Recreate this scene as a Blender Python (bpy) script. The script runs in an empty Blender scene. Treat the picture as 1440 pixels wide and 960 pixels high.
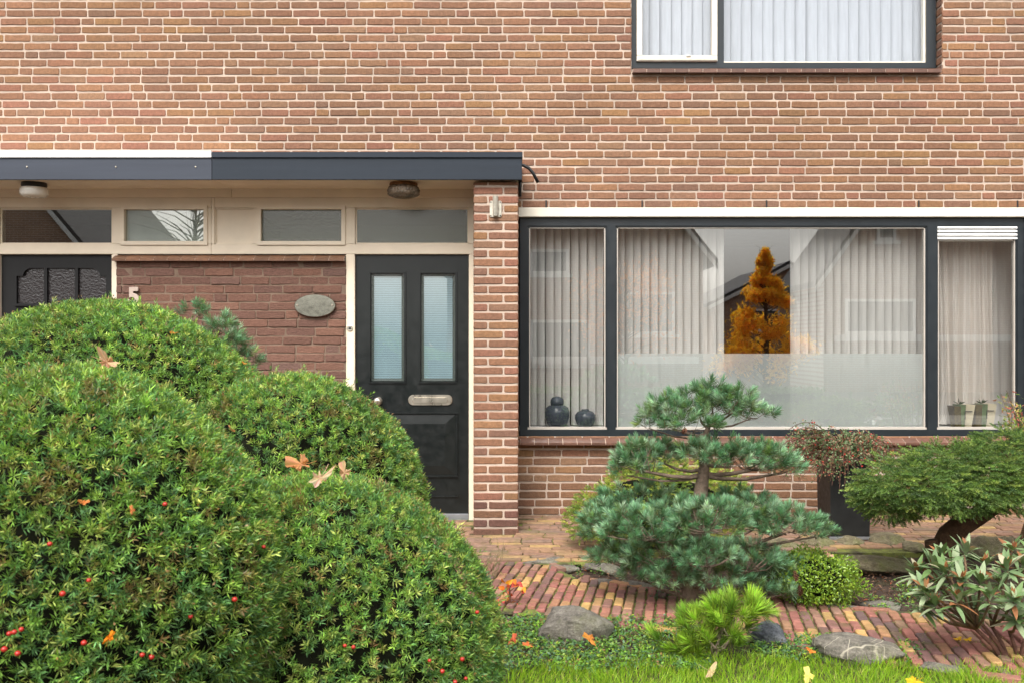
import bpy, bmesh, math, random
import numpy as np
from mathutils import Vector, Matrix
random.seed(7)
rng = np.random.default_rng(11)
sc = bpy.context.scene
COL = sc.collection
R = math.radians
EYE, F = 1.40, 1316.0            # eye height, focal length in pixels of the 1440 px wide photograph

def P(px, py, Y):                # a point at real depth Y
    return np.array([(px-720)/F*Y, Y, EYE-(py-480)/F*Y])
def PX(px, Y): return (px-720)/F*Y
def PZ(py, Y): return EYE-(py-480)/F*Y
def G(px, py, z=0.0):            # a point on the level z
    Y = (EYE-z)*F/(py-480)
    return np.array([(px-720)/F*Y, Y, z])

# ------------------------------------------------------------------ objects and tags
def tag(o, label=None, cat=None, group=None, kind=None):
    if label: o['label'] = label
    if cat: o['category'] = cat
    if group: o['group'] = group
    if kind: o['kind'] = kind
    return o
def empty(name, loc=(0, 0, 0), **k):
    o = bpy.data.objects.new(name, None); COL.objects.link(o)
    o.location = loc; o.empty_display_size = 0.1
    return tag(o, **k)
def link(name, me, parent=None):
    o = bpy.data.objects.new(name, me); COL.objects.link(o)
    if parent is not None:
        o.parent = parent
        o.matrix_parent_inverse = Matrix.Translation(-(world_loc(parent)))
    return o
def world_loc(o):
    return o.location.copy() if o.type == 'EMPTY' else Vector((0, 0, 0))   # meshes are modelled in world space

class MB:
    """collects faces for ONE mesh object"""
    def __init__(s): s.v = []; s.f = []; s.c = []; s.m = []
    def add(s, vs, fs, col=(1, 1, 1), mi=0):
        b = len(s.v); s.v.extend([tuple(map(float, q)) for q in vs])
        for f in fs: s.f.append([i+b for i in f]); s.c.append(col); s.m.append(mi)
    def box(s, x0, x1, y0, y1, z0, z1, col=(1, 1, 1), mi=0):
        s.add([(x0,y0,z0),(x1,y0,z0),(x1,y1,z0),(x0,y1,z0),(x0,y0,z1),(x1,y0,z1),(x1,y1,z1),(x0,y1,z1)],
              [(0,3,2,1),(4,5,6,7),(0,1,5,4),(1,2,6,5),(2,3,7,6),(3,0,4,7)], col, mi)
    def tube(s, pts, rad, n=8, col=(1, 1, 1), mi=0, wob=0.0):
        pts = [Vector(map(float, p)) for p in pts]; rings = []
        if not hasattr(rad, '__len__'): rad = [rad]*len(pts)
        up = None
        for i, p in enumerate(pts):
            t = (pts[min(i+1, len(pts)-1)]-pts[max(i-1, 0)]).normalized()
            if up is None: up = t.orthogonal().normalized()
            else:
                up = (up-t*up.dot(t)); up = up.normalized() if up.length > 1e-6 else t.orthogonal().normalized()
            w = t.cross(up)
            rings.append([p+(up*math.cos(2*math.pi*k/n)+w*math.sin(2*math.pi*k/n))*rad[i]*(1+wob*random.uniform(-1, 1)) for k in range(n)])
        vs = [q for r in rings for q in r]; fs = []
        for i in range(len(rings)-1):
            for k in range(n):
                fs.append((i*n+k, i*n+(k+1) % n, (i+1)*n+(k+1) % n, (i+1)*n+k))
        fs.append(tuple(range(n-1, -1, -1))); fs.append(tuple((len(rings)-1)*n+k for k in range(n)))
        s.add(vs, fs, col, mi)
    def lathe(s, c, prof, n=24, col=(1, 1, 1), mi=0, axis='z'):
        vs = []; fs = []
        for r, h in prof:
            for k in range(n):
                a = 2*math.pi*k/n
                q = (r*math.cos(a), r*math.sin(a), h)
                if axis == 'y': q = (q[0], -q[2], q[1])
                vs.append((c[0]+q[0], c[1]+q[1], c[2]+q[2]))
        for i in range(len(prof)-1):
            for k in range(n):
                fs.append((i*n+k, i*n+(k+1) % n, (i+1)*n+(k+1) % n, (i+1)*n+k))
        fs.append(tuple(range(n-1, -1, -1))); fs.append(tuple((len(prof)-1)*n+k for k in range(n)))
        s.add(vs, fs, col, mi)
    def build(s, name, mats, parent=None, bevel=0, smooth=False, **k):
        me = bpy.data.meshes.new(name)
        me.from_pydata(s.v, [], s.f)
        if bevel:
            bm = bmesh.new(); bm.from_mesh(me)
            bmesh.ops.bevel(bm, geom=bm.edges[:], offset=bevel, segments=2, affect='EDGES', clamp_overlap=True)
            bm.to_mesh(me); bm.free()
        else:
            at = me.attributes.new('Col', 'FLOAT_COLOR', 'FACE')
            at.data.foreach_set('color', np.array([(*c, 1.0) for c in s.c], dtype=np.float32).ravel())
            me.polygons.foreach_set('material_index', np.array(s.m, dtype=np.int32))
        if not isinstance(mats, (list, tuple)): mats = [mats]
        for m in mats: me.materials.append(m)
        if smooth: me.polygons.foreach_set('use_smooth', np.ones(len(me.polygons), dtype=bool))
        me.update()
        return tag(link(name, me, parent), **k)

def np_mesh(name, V, Fq, C, mat, parent=None, smooth=False, **k):
    """V (n,3), Fq (m,4) quads, C (m,3)"""
    me = bpy.data.meshes.new(name); n, m = len(V), len(Fq); w = Fq.shape[1]
    me.vertices.add(n); me.vertices.foreach_set('co', V.astype(np.float32).ravel())
    me.loops.add(m*w); me.loops.foreach_set('vertex_index', Fq.astype(np.int32).ravel())
    me.polygons.add(m); me.polygons.foreach_set('loop_start', np.arange(0, m*w, w, dtype=np.int32))
    me.polygons.foreach_set('loop_total', np.full(m, w, dtype=np.int32))
    me.update(calc_edges=True)
    at = me.attributes.new('Col', 'FLOAT_COLOR', 'FACE')
    at.data.foreach_set('color', np.concatenate([C, np.ones((m, 1))], 1).astype(np.float32).ravel())
    if smooth: me.polygons.foreach_set('use_smooth', np.ones(m, dtype=bool))
    me.materials.append(mat)
    return tag(link(name, me, parent), **k)

# ------------------------------------------------------------------ materials
def new_mat(name):
    m = bpy.data.materials.new(name); m.use_nodes = True
    nt = m.node_tree; nt.nodes.clear()
    out = nt.nodes.new('ShaderNodeOutputMaterial')
    return m, nt, out
def N(nt, t, **k):
    n = nt.nodes.new(t)
    for a, b in k.items():
        if a in n.inputs: n.inputs[a].default_value = b
        else: setattr(n, a, b)
    return n
def L(nt, a, b): nt.links.new(a, b)
def mixc(nt, mode, a, b, fac=1.0):
    n = nt.nodes.new('ShaderNodeMix'); n.data_type = 'RGBA'; n.blend_type = mode
    for idx, x in ((6, a), (7, b), (0, fac)):
        if hasattr(x, 'links'): L(nt, x, n.inputs[idx])
        else: n.inputs[idx].default_value = (x if idx == 0 else (*x, 1))
    return n.outputs[2]
def noise(nt, scale, detail=4, rough=.55, vec=None, stretch=None):
    tc = N(nt, 'ShaderNodeTexCoord')
    src = tc.outputs['Object']
    if stretch:
        mp = N(nt, 'ShaderNodeMapping'); mp.inputs['Scale'].default_value = stretch
        L(nt, src, mp.inputs['Vector']); src = mp.outputs[0]
    n = N(nt, 'ShaderNodeTexNoise'); n.inputs['Scale'].default_value = scale
    n.inputs['Detail'].default_value = detail; n.inputs['Roughness'].default_value = rough
    L(nt, src, n.inputs['Vector'])
    return n.outputs[0]
def ramp(nt, fac, stops):
    r = N(nt, 'ShaderNodeValToRGB'); e = r.color_ramp.elements
    while len(e) < len(stops): e.new(.5)
    for i, (p, c) in enumerate(stops):
        e[i].position = p; e[i].color = (*c, 1) if hasattr(c, '__len__') else (c, c, c, 1)
    L(nt, fac, r.inputs[0]); return r.outputs[0]
def bump(nt, h, strength=.3, dist=.01):
    b = N(nt, 'ShaderNodeBump'); b.inputs['Strength'].default_value = strength; b.inputs['Distance'].default_value = dist
    L(nt, h, b.inputs['Height']); return b.outputs[0]

def mat_solid(name, col, rough=.5, spec=.5, metal=0, var=.12, vscale=6, bs=0.0, bscale=80, bdist=.002, stretch=None):
    m, nt, out = new_mat(name); p = N(nt, 'ShaderNodeBsdfPrincipled')
    v = ramp(nt, noise(nt, vscale, 5, .6, stretch=stretch), [(.3, 1-var), (.7, 1+var)])
    L(nt, mixc(nt, 'MULTIPLY', col, v), p.inputs['Base Color'])
    rr = ramp(nt, noise(nt, vscale*3, 4), [(.3, max(0, rough-.08)), (.7, min(1, rough+.08))])
    L(nt, rr, p.inputs['Roughness'])
    p.inputs['Specular IOR Level'].default_value = spec; p.inputs['Metallic'].default_value = metal
    if bs: L(nt, bump(nt, noise(nt, bscale, 4, .6, stretch=stretch), bs, bdist), p.inputs['Normal'])
    L(nt, p.outputs[0], out.inputs[0]); return m
def mat_attr(name, rough=.8, spec=.3, var=.25, vscale=30, fine=.15, fscale=250, bs=.4, bscale=120, bdist=.004, stain=None, stretch=None):
    m, nt, out = new_mat(name); p = N(nt, 'ShaderNodeBsdfPrincipled')
    a = N(nt, 'ShaderNodeAttribute', attribute_name='Col').outputs['Color']
    c = mixc(nt, 'MULTIPLY', a, ramp(nt, noise(nt, vscale, 5, .65, stretch=stretch), [(.28, 1-var), (.72, 1+var)]))
    c = mixc(nt, 'MULTIPLY', c, ramp(nt, noise(nt, fscale, 3, .7), [(.3, 1-fine), (.7, 1+fine)]))
    if stain:
        sc_, col, lo, hi, amt = stain
        f = ramp(nt, noise(nt, sc_, 6, .65), [(lo, 0.0), (hi, amt)])
        c = mixc(nt, 'MIX', c, col, f)
    L(nt, c, p.inputs['Base Color'])
    p.inputs['Roughness'].default_value = rough; p.inputs['Specular IOR Level'].default_value = spec
    if bs: L(nt, bump(nt, noise(nt, bscale, 6, .65, stretch=stretch), bs, bdist), p.inputs['Normal'])
    L(nt, p.outputs[0], out.inputs[0]); return m
def mat_leaf(name, rough=.45, spec=.35, trans=.25):
    m, nt, out = new_mat(name); p = N(nt, 'ShaderNodeBsdfPrincipled')
    a = N(nt, 'ShaderNodeAttribute', attribute_name='Col').outputs['Color']
    L(nt, a, p.inputs['Base Color'])
    p.inputs['Roughness'].default_value = rough; p.inputs['Specular IOR Level'].default_value = spec
    t = N(nt, 'ShaderNodeBsdfTranslucent')
    L(nt, mixc(nt, 'MULTIPLY', a, (1.25, 1.25, .7)), t.inputs['Color'])
    mx = N(nt, 'ShaderNodeMixShader'); mx.inputs[0].default_value = trans
    L(nt, p.outputs[0], mx.inputs[1]); L(nt, t.outputs[0], mx.inputs[2]); L(nt, mx.outputs[0], out.inputs[0])
    return m
def mat_glass(name, refl=.16, tint=(.93, .95, .94), rough=0.0, wav=0.0):
    """a double pane: what is not mirrored passes straight through"""
    m, nt, out = new_mat(name)
    g = N(nt, 'ShaderNodeBsdfGlossy'); g.inputs['Roughness'].default_value = rough; g.inputs['Color'].default_value = (1, 1, 1, 1)
    t = N(nt, 'ShaderNodeBsdfTransparent'); t.inputs['Color'].default_value = (*tint, 1)
    fr = N(nt, 'ShaderNodeLayerWeight'); fr.inputs['Blend'].default_value = .35
    mr = N(nt, 'ShaderNodeMapRange'); mr.inputs['To Min'].default_value = refl; mr.inputs['To Max'].default_value = min(1, refl*3.2)
    L(nt, fr.outputs['Fresnel'], mr.inputs['Value'])
    mr.inputs['From Min'].default_value = .02
    if wav: L(nt, bump(nt, noise(nt, 1.6, 2), wav, .02), g.inputs['Normal'])
    mx = N(nt, 'ShaderNodeMixShader'); L(nt, mr.outputs[0], mx.inputs[0])
    L(nt, t.outputs[0], mx.inputs[1]); L(nt, g.outputs[0], mx.inputs[2]); L(nt, mx.outputs[0], out.inputs[0])
    return m
def mat_obscure(name, col, rough=.25, scale=90, strength=.5, clear=.25):
    m, nt, out = new_mat(name); p = N(nt, 'ShaderNodeBsdfPrincipled')
    p.inputs['Base Color'].default_value = (*col, 1); p.inputs['Roughness'].default_value = rough; p.inputs['Specular IOR Level'].default_value = .9
    L(nt, bump(nt, noise(nt, scale, 3), strength, .004), p.inputs['Normal'])
    t = N(nt, 'ShaderNodeBsdfTransparent'); mx = N(nt, 'ShaderNodeMixShader'); mx.inputs[0].default_value = clear
    L(nt, p.outputs[0], mx.inputs[1]); L(nt, t.outputs[0], mx.inputs[2]); L(nt, mx.outputs[0], out.inputs[0]); return m
def mat_cloth(name, col, trans=.35, weave=.06, see=.0):
    m, nt, out = new_mat(name)
    c = mixc(nt, 'MULTIPLY', col, ramp(nt, noise(nt, 9, 4, stretch=(6, 6, .5)), [(.3, 1-weave), (.7, 1+weave)]))
    d = N(nt, 'ShaderNodeBsdfDiffuse'); t = N(nt, 'ShaderNodeBsdfTranslucent')
    L(nt, c, d.inputs[0]); L(nt, c, t.inputs[0])
    mx = N(nt, 'ShaderNodeMixShader'); mx.inputs[0].default_value = trans
    L(nt, d.outputs[0], mx.inputs[1]); L(nt, t.outputs[0], mx.inputs[2]); o = mx.outputs[0]
    if see:
        tr = N(nt, 'ShaderNodeBsdfTransparent'); m2 = N(nt, 'ShaderNodeMixShader'); m2.inputs[0].default_value = see
        L(nt, o, m2.inputs[1]); L(nt, tr.outputs[0], m2.inputs[2]); o = m2.outputs[0]
    L(nt, o, out.inputs[0]); return m

M = {}
M['brick'] = mat_attr('brick', .88, .2, .24, 42, .22, 190, .8, 80, .006, stain=(1.7, (.12, .085, .06), .50, .72, .30))
M['mortar'] = mat_solid('mortar', (.48, .385, .315), .95, .1, 0, .20, 3, .9, 220, .004)
M['brown_brick'] = mat_attr('brown_brick', .9, .2, .26, 40, .2, 240, .7, 42, .010, stretch=(1, 1, 2.4))
M['brown_mortar'] = mat_solid('brown_mortar', (.19, .135, .10), .95, .1, 0, .25, 14, .9, 200, .004)
M['paver'] = mat_attr('paver', .8, .3, .3, 22, .16, 200, .6, 80, .004, stain=(7, (.10, .105, .03), .50, .72, .62))
M['anthracite'] = mat_solid('anthracite_paint', (.013, .018, .022), .38, .5, 0, .15, 5, .12, 160, .001)
M['fascia_new'] = mat_solid('fascia_paint', (.019, .026, .037), .5, .25, 0, .10, 5, .2, 60, .001, stretch=(.15, 1, 3))
M['fascia_old'] = mat_solid('fascia_grey_paint', (.047, .055, .073), .5, .25, 0, .12, 5, .2, 60, .001, stretch=(.15, 1, 3))
M['white_trim'] = mat_solid('white_trim', (.78, .78, .76), .5, .4, 0, .08, 8)
M['cream'] = mat_solid('cream_paint', (.75, .65, .51), .45, .4, 0, .06, 5, .1, 120, .001)
M['soffit'] = mat_solid('soffit_board', (.80, .69, .55), .6, .3, 0, .06, 3)
M['lintel'] = mat_solid('lintel_paint', (.70, .66, .56), .5, .4, 0, .07, 6)
M['casement'] = mat_solid('casement_paint', (.74, .68, .58), .42, .45, 0, .05, 6)
M['bead'] = mat_solid('glazing_bead', (.46, .42, .37), .4, .5, 0, .08, 8)
M['door'] = mat_solid('door_paint', (.0065, .009, .009), .36, .5, 0, .1, 6, .04, 200, .001)
M['door_old'] = mat_solid('neighbour_door_paint', (.007, .007, .0075), .5, .3, 0, .15, 6, .2, 150, .001, stretch=(4, 1, .3))
M['steel'] = mat_solid('brushed_steel', (.62, .57, .48), .34, .5, .9, .04, 8)
M['grey_metal'] = mat_solid('grey_metal', (.38, .40, .43), .4, .5, .7, .15, 9)
M['dull_metal'] = mat_solid('dull_metal', (.55, .52, .44), .45, .5, .6, .2, 30)
M['black'] = mat_solid('black_rubber', (.012, .012, .013), .4, .5, 0, .2, 20)
M['glass'] = mat_glass('window_glass', .23, (.99, 1, .99), 0, .010)
M['glass_up'] = mat_glass('upstairs_glass', .10)
M['glass_transom'] = mat_glass('transom_glass', .16, (.85, .88, .86))
M['sign'] = mat_solid('mirror_plate', (.34, .34, .29), .12, .6, .9, .12, 12, .15, 12, .004)
M['tile'] = mat_attr('sill_tile', .38, .5, .25, 30, .1, 200, .2, 60, .002)
M['slat'] = mat_cloth('blind_fabric', (.90, .88, .85), .12)
M['drape'] = mat_cloth('curtain_fabric', (.90, .85, .80), .12)
M['white_pleat'] = mat_cloth('white_pleat_fabric', (.56, .59, .67), .18)
M['film'] = mat_cloth('privacy_film', (.84, .89, .88), .30, .02, .24)
M['vase'] = mat_solid('glazed_vase', (.10, .12, .15), .12, .6, 0, .15, 18)
M['stem_bark'] = mat_attr('bark', .9, .2, .35, 30, .2, 160, .9, 60, .01)
M['leaf'] = mat_leaf('needle_leaf', .42, .35, .28)
M['gloss_leaf'] = mat_leaf('gloss_leaf', .32, .5, .18)
M['felt_leaf'] = mat_leaf('felt_leaf', .55, .3, .15)
M['grass'] = mat_leaf('grass_blade', .5, .3, .35)
M['dry_leaf'] = mat_leaf('dry_leaf', .6, .3, .3); M['autumn_leaf'] = mat_leaf('autumn_leaf', .6, .3, .68)
M['berry'] = mat_solid('red_berry', (.36, .022, .014), .25, .5, 0, .15, 30)
M['cone'] = mat_attr('cone_scale', .7, .3, .3, 60, .2, 200, .3, 90, .003)
M['planter'] = mat_solid('planter_black', (.012, .0125, .0125), .5, .45, 0, .25, 9, .3, 70, .002)
M['core'] = mat_solid('shade_core', (.007, .008, .004), .95, .1, 0, .3, 40)  # near-black fill for solid cores, shade between the shoots put into the colour
M['rattan'] = mat_attr('amber_glass', .25, .6, .3, 60, .2, 120, .8, 90, .006)
M['opal'] = mat_solid('opal_glass', (.80, .76, .68), .25, .5, 0, .03, 10)

def mat_ground():
    m, nt, out = new_mat('soil'); p = N(nt, 'ShaderNodeBsdfPrincipled')
    c = ramp(nt, noise(nt, 30, 9, .78), [(.36, (.016, .009, .006)), (.52, (.060, .034, .022)), (.66, (.13, .080, .052))])
    f = ramp(nt, noise(nt, 2.3, 6, .65), [(.56, 0.0), (.72, .55)])
    c = mixc(nt, 'MIX', c, (.07, .085, .018), f)
    L(nt, c, p.inputs['Base Color']); p.inputs['Roughness'].default_value = .95
    L(nt, bump(nt, noise(nt, 45, 8, .7), 1.0, .02), p.inputs['Normal'])
    L(nt, p.outputs[0], out.inputs[0]); return m
def mat_joint():
    m, nt, out = new_mat('mossy_joint'); p = N(nt, 'ShaderNodeBsdfPrincipled')
    c = ramp(nt, noise(nt, 9, 7, .7), [(.35, (.045, .036, .020)), (.48, (.10, .105, .03)), (.62, (.20, .23, .04))])
    L(nt, c, p.inputs['Base Color']); p.inputs['Roughness'].default_value = .95
    L(nt, bump(nt, noise(nt, 120, 6, .7), 1.0, .01), p.inputs['Normal'])
    L(nt, p.outputs[0], out.inputs[0]); return m
def mat_stone(name, c0, c1, c2, vein=False, moss=.0, scale=7):
    m, nt, out = new_mat(name); p = N(nt, 'ShaderNodeBsdfPrincipled')
    c = ramp(nt, noise(nt, scale, 10, .78, stretch=(1, 1, 1.8)), [(.38, c0), (.5, c1), (.63, c2)])
    c = mixc(nt, 'MULTIPLY', c, ramp(nt, noise(nt, 90, 5, .7), [(.3, .55), (.7, 1.3)]))
    if moss: c = mixc(nt, 'MIX', c, (.13, .15, .03), ramp(nt, noise(nt, 6.5, 6, .6), [(.5, 0.0), (.68, moss)]))
    if vein:
        tc = N(nt, 'ShaderNodeTexCoord'); mp = N(nt, 'ShaderNodeMapping'); mp.inputs['Rotation'].default_value = (0, 0, .5); mp.inputs['Scale'].default_value = (1, 1.4, .25)
        L(nt, tc.outputs['Object'], mp.inputs[0])
        for sc_, th in ((5.5, .014), (3.1, .012)):
            w = N(nt, 'ShaderNodeTexVoronoi', feature='DISTANCE_TO_EDGE'); w.inputs['Scale'].default_value = sc_
            L(nt, mp.outputs[0], w.inputs['Vector'])
            c = mixc(nt, 'MIX', c, (.46, .42, .33), ramp(nt, w.outputs[0], [(th*.4, .85), (th, 0.0)]))
    L(nt, c, p.inputs['Base Color']); p.inputs['Roughness'].default_value = .85
    L(nt, bump(nt, noise(nt, 28, 9, .75), 1.0, .025), p.inputs['Normal'])
    L(nt, p.outputs[0], out.inputs[0]); return m
M['soil'] = mat_ground(); M['joint'] = mat_joint()
M['rock'] = mat_stone('grey_rock', (.10, .09, .075), (.20, .18, .15), (.31, .29, .25), moss=.35)
M['dark_rock'] = mat_stone('dark_rock', (.04, .045, .055), (.09, .10, .115), (.17, .18, .19))
M['vein_rock'] = mat_stone('veined_rock', (.11, .10, .085), (.21, .19, .155), (.32, .29, .24), vein=True, moss=.2)
M['moss_rock'] = mat_stone('mossy_rock', (.10, .085, .05), (.20, .17, .10), (.31, .27, .18), moss=.75)
M['asphalt'] = mat_solid('asphalt', (.05, .05, .052), .9, .3, 0, .2, 3, .5, 120, .005)
M['concrete'] = mat_solid('paving_slabs', (.26, .25, .23), .9, .3, 0, .15, 2, .4, 80, .004)

def mat_far_brick(name, a, b):
    m, nt, out = new_mat(name); p = N(nt, 'ShaderNodeBsdfPrincipled')
    tc = N(nt, 'ShaderNodeTexCoord'); mp = N(nt, 'ShaderNodeMapping'); mp.inputs['Rotation'].default_value = (R(90), 0, 0)
    L(nt, tc.outputs['Object'], mp.inputs[0])
    t = N(nt, 'ShaderNodeTexBrick'); L(nt, mp.outputs[0], t.inputs['Vector'])
    t.inputs['Color1'].default_value = (*a, 1); t.inputs['Color2'].default_value = (*b, 1); t.inputs['Mortar'].default_value = (.5, .44, .38, 1)
    t.inputs['Scale'].default_value = 1; t.inputs['Brick Width'].default_value = .22; t.inputs['Row Height'].default_value = .0625; t.inputs['Mortar Size'].default_value = .006
    L(nt, t.outputs[0], p.inputs['Base Color']); p.inputs['Roughness'].default_value = .9
    L(nt, p.outputs[0], out.inputs[0]); return m
M['far_brick'] = mat_far_brick('far_brick', (.30, .17, .11), (.36, .20, .12))
M['far_tile'] = mat_solid('roof_tile', (.07, .065, .065), .8, .3, 0, .25, 4, .8, 9, .03, stretch=(4, 4, 1))
M['far_white'] = mat_solid('far_white', (.75, .75, .72), .5, .4)
M['far_glass'] = mat_solid('far_window_glass', (.05, .06, .07), .1, .8, 0, .2, 2)
M['room'] = mat_solid('room_paint', (.16, .14, .12), .9, .2)
M['room_pale'] = mat_solid('room_pale_paint', (.34, .35, .34), .9, .2)

# ------------------------------------------------------------------ brickwork
WALL_PAL = [((.215, .112, .073), 6), ((.232, .120, .072), 6), ((.195, .101, .069), 4), ((.245, .132, .068), 2.5), ((.230, .108, .075), 3), ((.185, .104, .075), 2), ((.225, .130, .085), 2)]
BROWN_PAL = [((.150, .080, .060), 5), ((.165, .086, .062), 4), ((.135, .074, .058), 4), ((.185, .098, .070), 2), ((.145, .086, .070), 2)]
PATH_PAL = [((.215, .088, .072), 5), ((.26, .105, .082), 4), ((.115, .072, .068), 4), ((.40, .25, .095), 3), ((.30, .165, .095), 2.5), ((.24, .135, .095), 2.5), ((.165, .080, .072), 4)]
TERR_PAL = [((.20, .115, .078), 5), ((.235, .140, .082), 4), ((.185, .115, .085), 4), ((.30, .20, .085), 2), ((.15, .10, .075), 3)]
def pick(pal, last=[None]):
    c = random.choices([p[0] for p in pal], [p[1] for p in pal])[0]
    d = random.choices([p[0] for p in pal], [p[1] for p in pal])[0]
    t = random.random()*.45; k = random.uniform(.92, 1.08)*(1.14 if pal is PATH_PAL or pal is TERR_PAL else 1)
    return tuple((a*(1-t)+b*t)*k for a, b in zip(c, d))
def subtract(rects, holes):
    for h in holes:
        res = []
        for (a, b, c, d) in rects:
            if b <= h[0] or a >= h[1] or d <= h[2] or c >= h[3]: res.append((a, b, c, d)); continue
            if a < h[0]: res.append((a, h[0], c, d))
            if b > h[1]: res.append((h[1], b, c, d))
            m0, m1 = max(a, h[0]), min(b, h[1])
            if c < h[2]: res.append((m0, m1, c, h[2]))
            if d > h[3]: res.append((m0, m1, h[3], d))
        rects = res
    return rects
def one_brick(mb, O, u, v, n, r, depth, jit, col, mi, tilt=.0012, inset=.003):
    a, b, c, d = r
    w, h = b-a, d-c
    if w < .02 or h < .012: return
    k = min(.006, h*.2, w*.2)
    nx = 3 if w > .12 else 1
    out = []
    for i in range(nx+2):
        t = i/(nx+1); x = a+k+(w-2*k)*t; out.append((x, c))
    out.append((b, c+k)); out.append((b, d-k))
    for i in range(nx+2):
        t = 1-i/(nx+1); x = a+k+(w-2*k)*t; out.append((x, d))
    out.append((a, d-k)); out.append((a, c+k))
    out = [(x+random.uniform(-jit, jit), y+random.uniform(-jit, jit)) for x, y in out]
    m = len(out); cx, cy = (a+b)/2, (c+d)/2
    off = random.uniform(-tilt, tilt); t1, t2 = random.uniform(-tilt, tilt)/w*1.2, random.uniform(-tilt, tilt)/h*.5
    vs = []
    for ins, dep in ((inset, 0), (0, -inset), (-.0008, -depth)):
        for x, y in out:
            xx = x+(ins if x < cx else -ins) if abs(x-cx) > w*.3 else x
            yy = y+(ins if y < cy else -ins)
            z = dep+(off+t1*(x-cx)+t2*(y-cy) if dep > -depth else 0)
            q = O+u*xx+v*yy+n*z
            vs.append(q)
    fs = [tuple(range(m))]
    for ring in (0, 1):
        for i in range(m):
            j = (i+1) % m
            fs.append((ring*m+j, ring*m+i, (ring+1)*m+i, (ring+1)*m+j))
    mb.add(vs, fs, col, mi)
def brick_panel(mbs, O, u, v, n, W, H, holes=(), course=.062, L_=.194, joint=.0100, hb=.0468, pal=WALL_PAL, depth=.007, jit=.0016,
                wild=True, mi=0, keep=None, choose=None, phase=None, seq=None, tilt=.0012, band=None, inset=.003, shuffle=False):
    O = np.array(O, float); u = np.array(u, float); v = np.array(v, float); n = np.array(n, float)
    j = 0; rows = int(H/course)+2
    for j in range(rows):
        c = j*course+(course-hb)/2; d = c+hb
        if c > H-.01: break
        d = min(d, H)
        x = -random.random()*L_ if wild else -(j % 2)*(L_+joint)/2
        if shuffle: x = -random.random()*L_
        lasth = False; q = 0
        while x < W:
            if seq: l = seq[(j+q) % len(seq)]; q += 1
            elif wild and not lasth and random.random() < .2: l = .092; lasth = True
            else: l = L_*random.uniform(.985, 1.01); lasth = False
            if seq and q == 1: x = 0
            a, b = max(0, x), min(W, x+l)
            x += l+joint
            if b-a < .025: continue
            col = pick(pal)
            if band: 
                k = band(O+u*(a+b)/2+v*c); col = tuple(p*s for p, s in zip(col, k))
            for r in subtract([(a, b, c, d)], holes):
                ctr = O+u*(r[0]+r[1])/2+v*(r[2]+r[3])/2
                if keep and not keep(ctr): continue
                mb = mbs if choose is None else mbs[choose(ctr)]
                one_brick(mb, O, u, v, n, r, depth, jit, col, mi, tilt, inset)
def rect_sheet(mb, O, u, v, W, H, holes, mi=0, x0=0):
    O = np.array(O, float); u = np.array(u, float); v = np.array(v, float)
    for (a, b, c, d) in subtract([(x0, W, 0, H)], holes):
        mb.add([O+u*a+v*c, O+u*b+v*c, O+u*b+v*d, O+u*a+v*d], [(0, 1, 2, 3)], (1, 1, 1), mi)

# ================================================================== SETTING
def sheet(name, pts, z, mat, kind='structure', sub=0):
    mb = MB(); mb.add([(x, y, z) for x, y in pts], [tuple(range(len(pts)))])
    return mb.build(name, mat, kind=kind)
# ground: one relief sheet, gently uneven in the garden, flat to the horizon
def ground_z(x, y):
    return .012*np.sin(3.1*x+1.3)*np.cos(2.7*y)+.008*np.sin(9*x)*np.sin(8*y+1)
def make_ground():
    xs = np.concatenate([[-120, -30, -8], np.linspace(-4, 5, 90), [8, 30, 120]])
    ys = np.concatenate([[-120, -30, -8], np.linspace(-1, 7.2, 84), [12, 30, 120]])
    X, Y = np.meshgrid(xs, ys, indexing='ij')
    inside = (X > -4.01) & (X < 5.01) & (Y > -.01) & (Y < 7)
    Z = np.where(inside, ground_z(X, Y), 0)-.012
    # bed under the terrace edge rises a little
    Z = Z+np.where(inside, np.clip((Y-5.7)/.8, 0, 1)*.03, 0)
    V = np.stack([X, Y, Z], -1).reshape(-1, 3); nx, ny = X.shape
    idx = np.arange(nx*ny).reshape(nx, ny)
    Fq = np.stack([idx[:-1, :-1], idx[1:, :-1], idx[1:, 1:], idx[:-1, 1:]], -1).reshape(-1, 4)
    np_mesh('ground', V, Fq, np.ones((len(Fq), 3)), M['soil'], smooth=True, kind='structure')
make_ground()
sheet('street', [(-60, -7), (60, -7), (60, -2.4), (-60, -2.4)], .004, M['asphalt'])
sheet('pavement', [(-60, -2.3), (60, -2.3), (60, -.6), (-60, -.6)], .10, M['concrete'])
mb = MB(); mb.box(-60, 60, -2.42, -2.3, -.05, .105); mb.build('kerb', M['concrete'], kind='structure')

# --- the brick path: strip turned about 10 degrees, long side of the bricks across it
TH = R(10.5)
pu = np.array([math.sin(TH), math.cos(TH), 0]); pv = np.array([math.cos(TH), -math.sin(TH), 0])
up_pts = [G(560, 800, .02), G(690, 786, .02), G(765, 790, .02), G(812, 812, .02), G(945, 832, .02), G(1130, 842, .02), G(1200, 854, .02), G(1320, 862, .02), G(1500, 880, .02), G(1700, 905, .02)]
lo_pts = [G(560, 850, .02), G(740, 856, .02), G(860, 869, .02), G(960, 881, .02), G(1090, 897, .02), G(1150, 907, .02), G(1290, 932, .02), G(1440, 950, .02), G(1640, 985, .02)]
poly = [(p[0], p[1]) for p in up_pts]+[(p[0], p[1]) for p in lo_pts[::-1]]
def inpoly(x, y, poly=poly):
    c = False; j = len(poly)-1
    for i in range(len(poly)):
        xi, yi = poly[i]; xj, yj = poly[j]
        if (yi > y) != (yj > y) and x < (xj-xi)*(y-yi)/(yj-yi)+xi: c = not c
        j = i
    return c
mb = MB()
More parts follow.
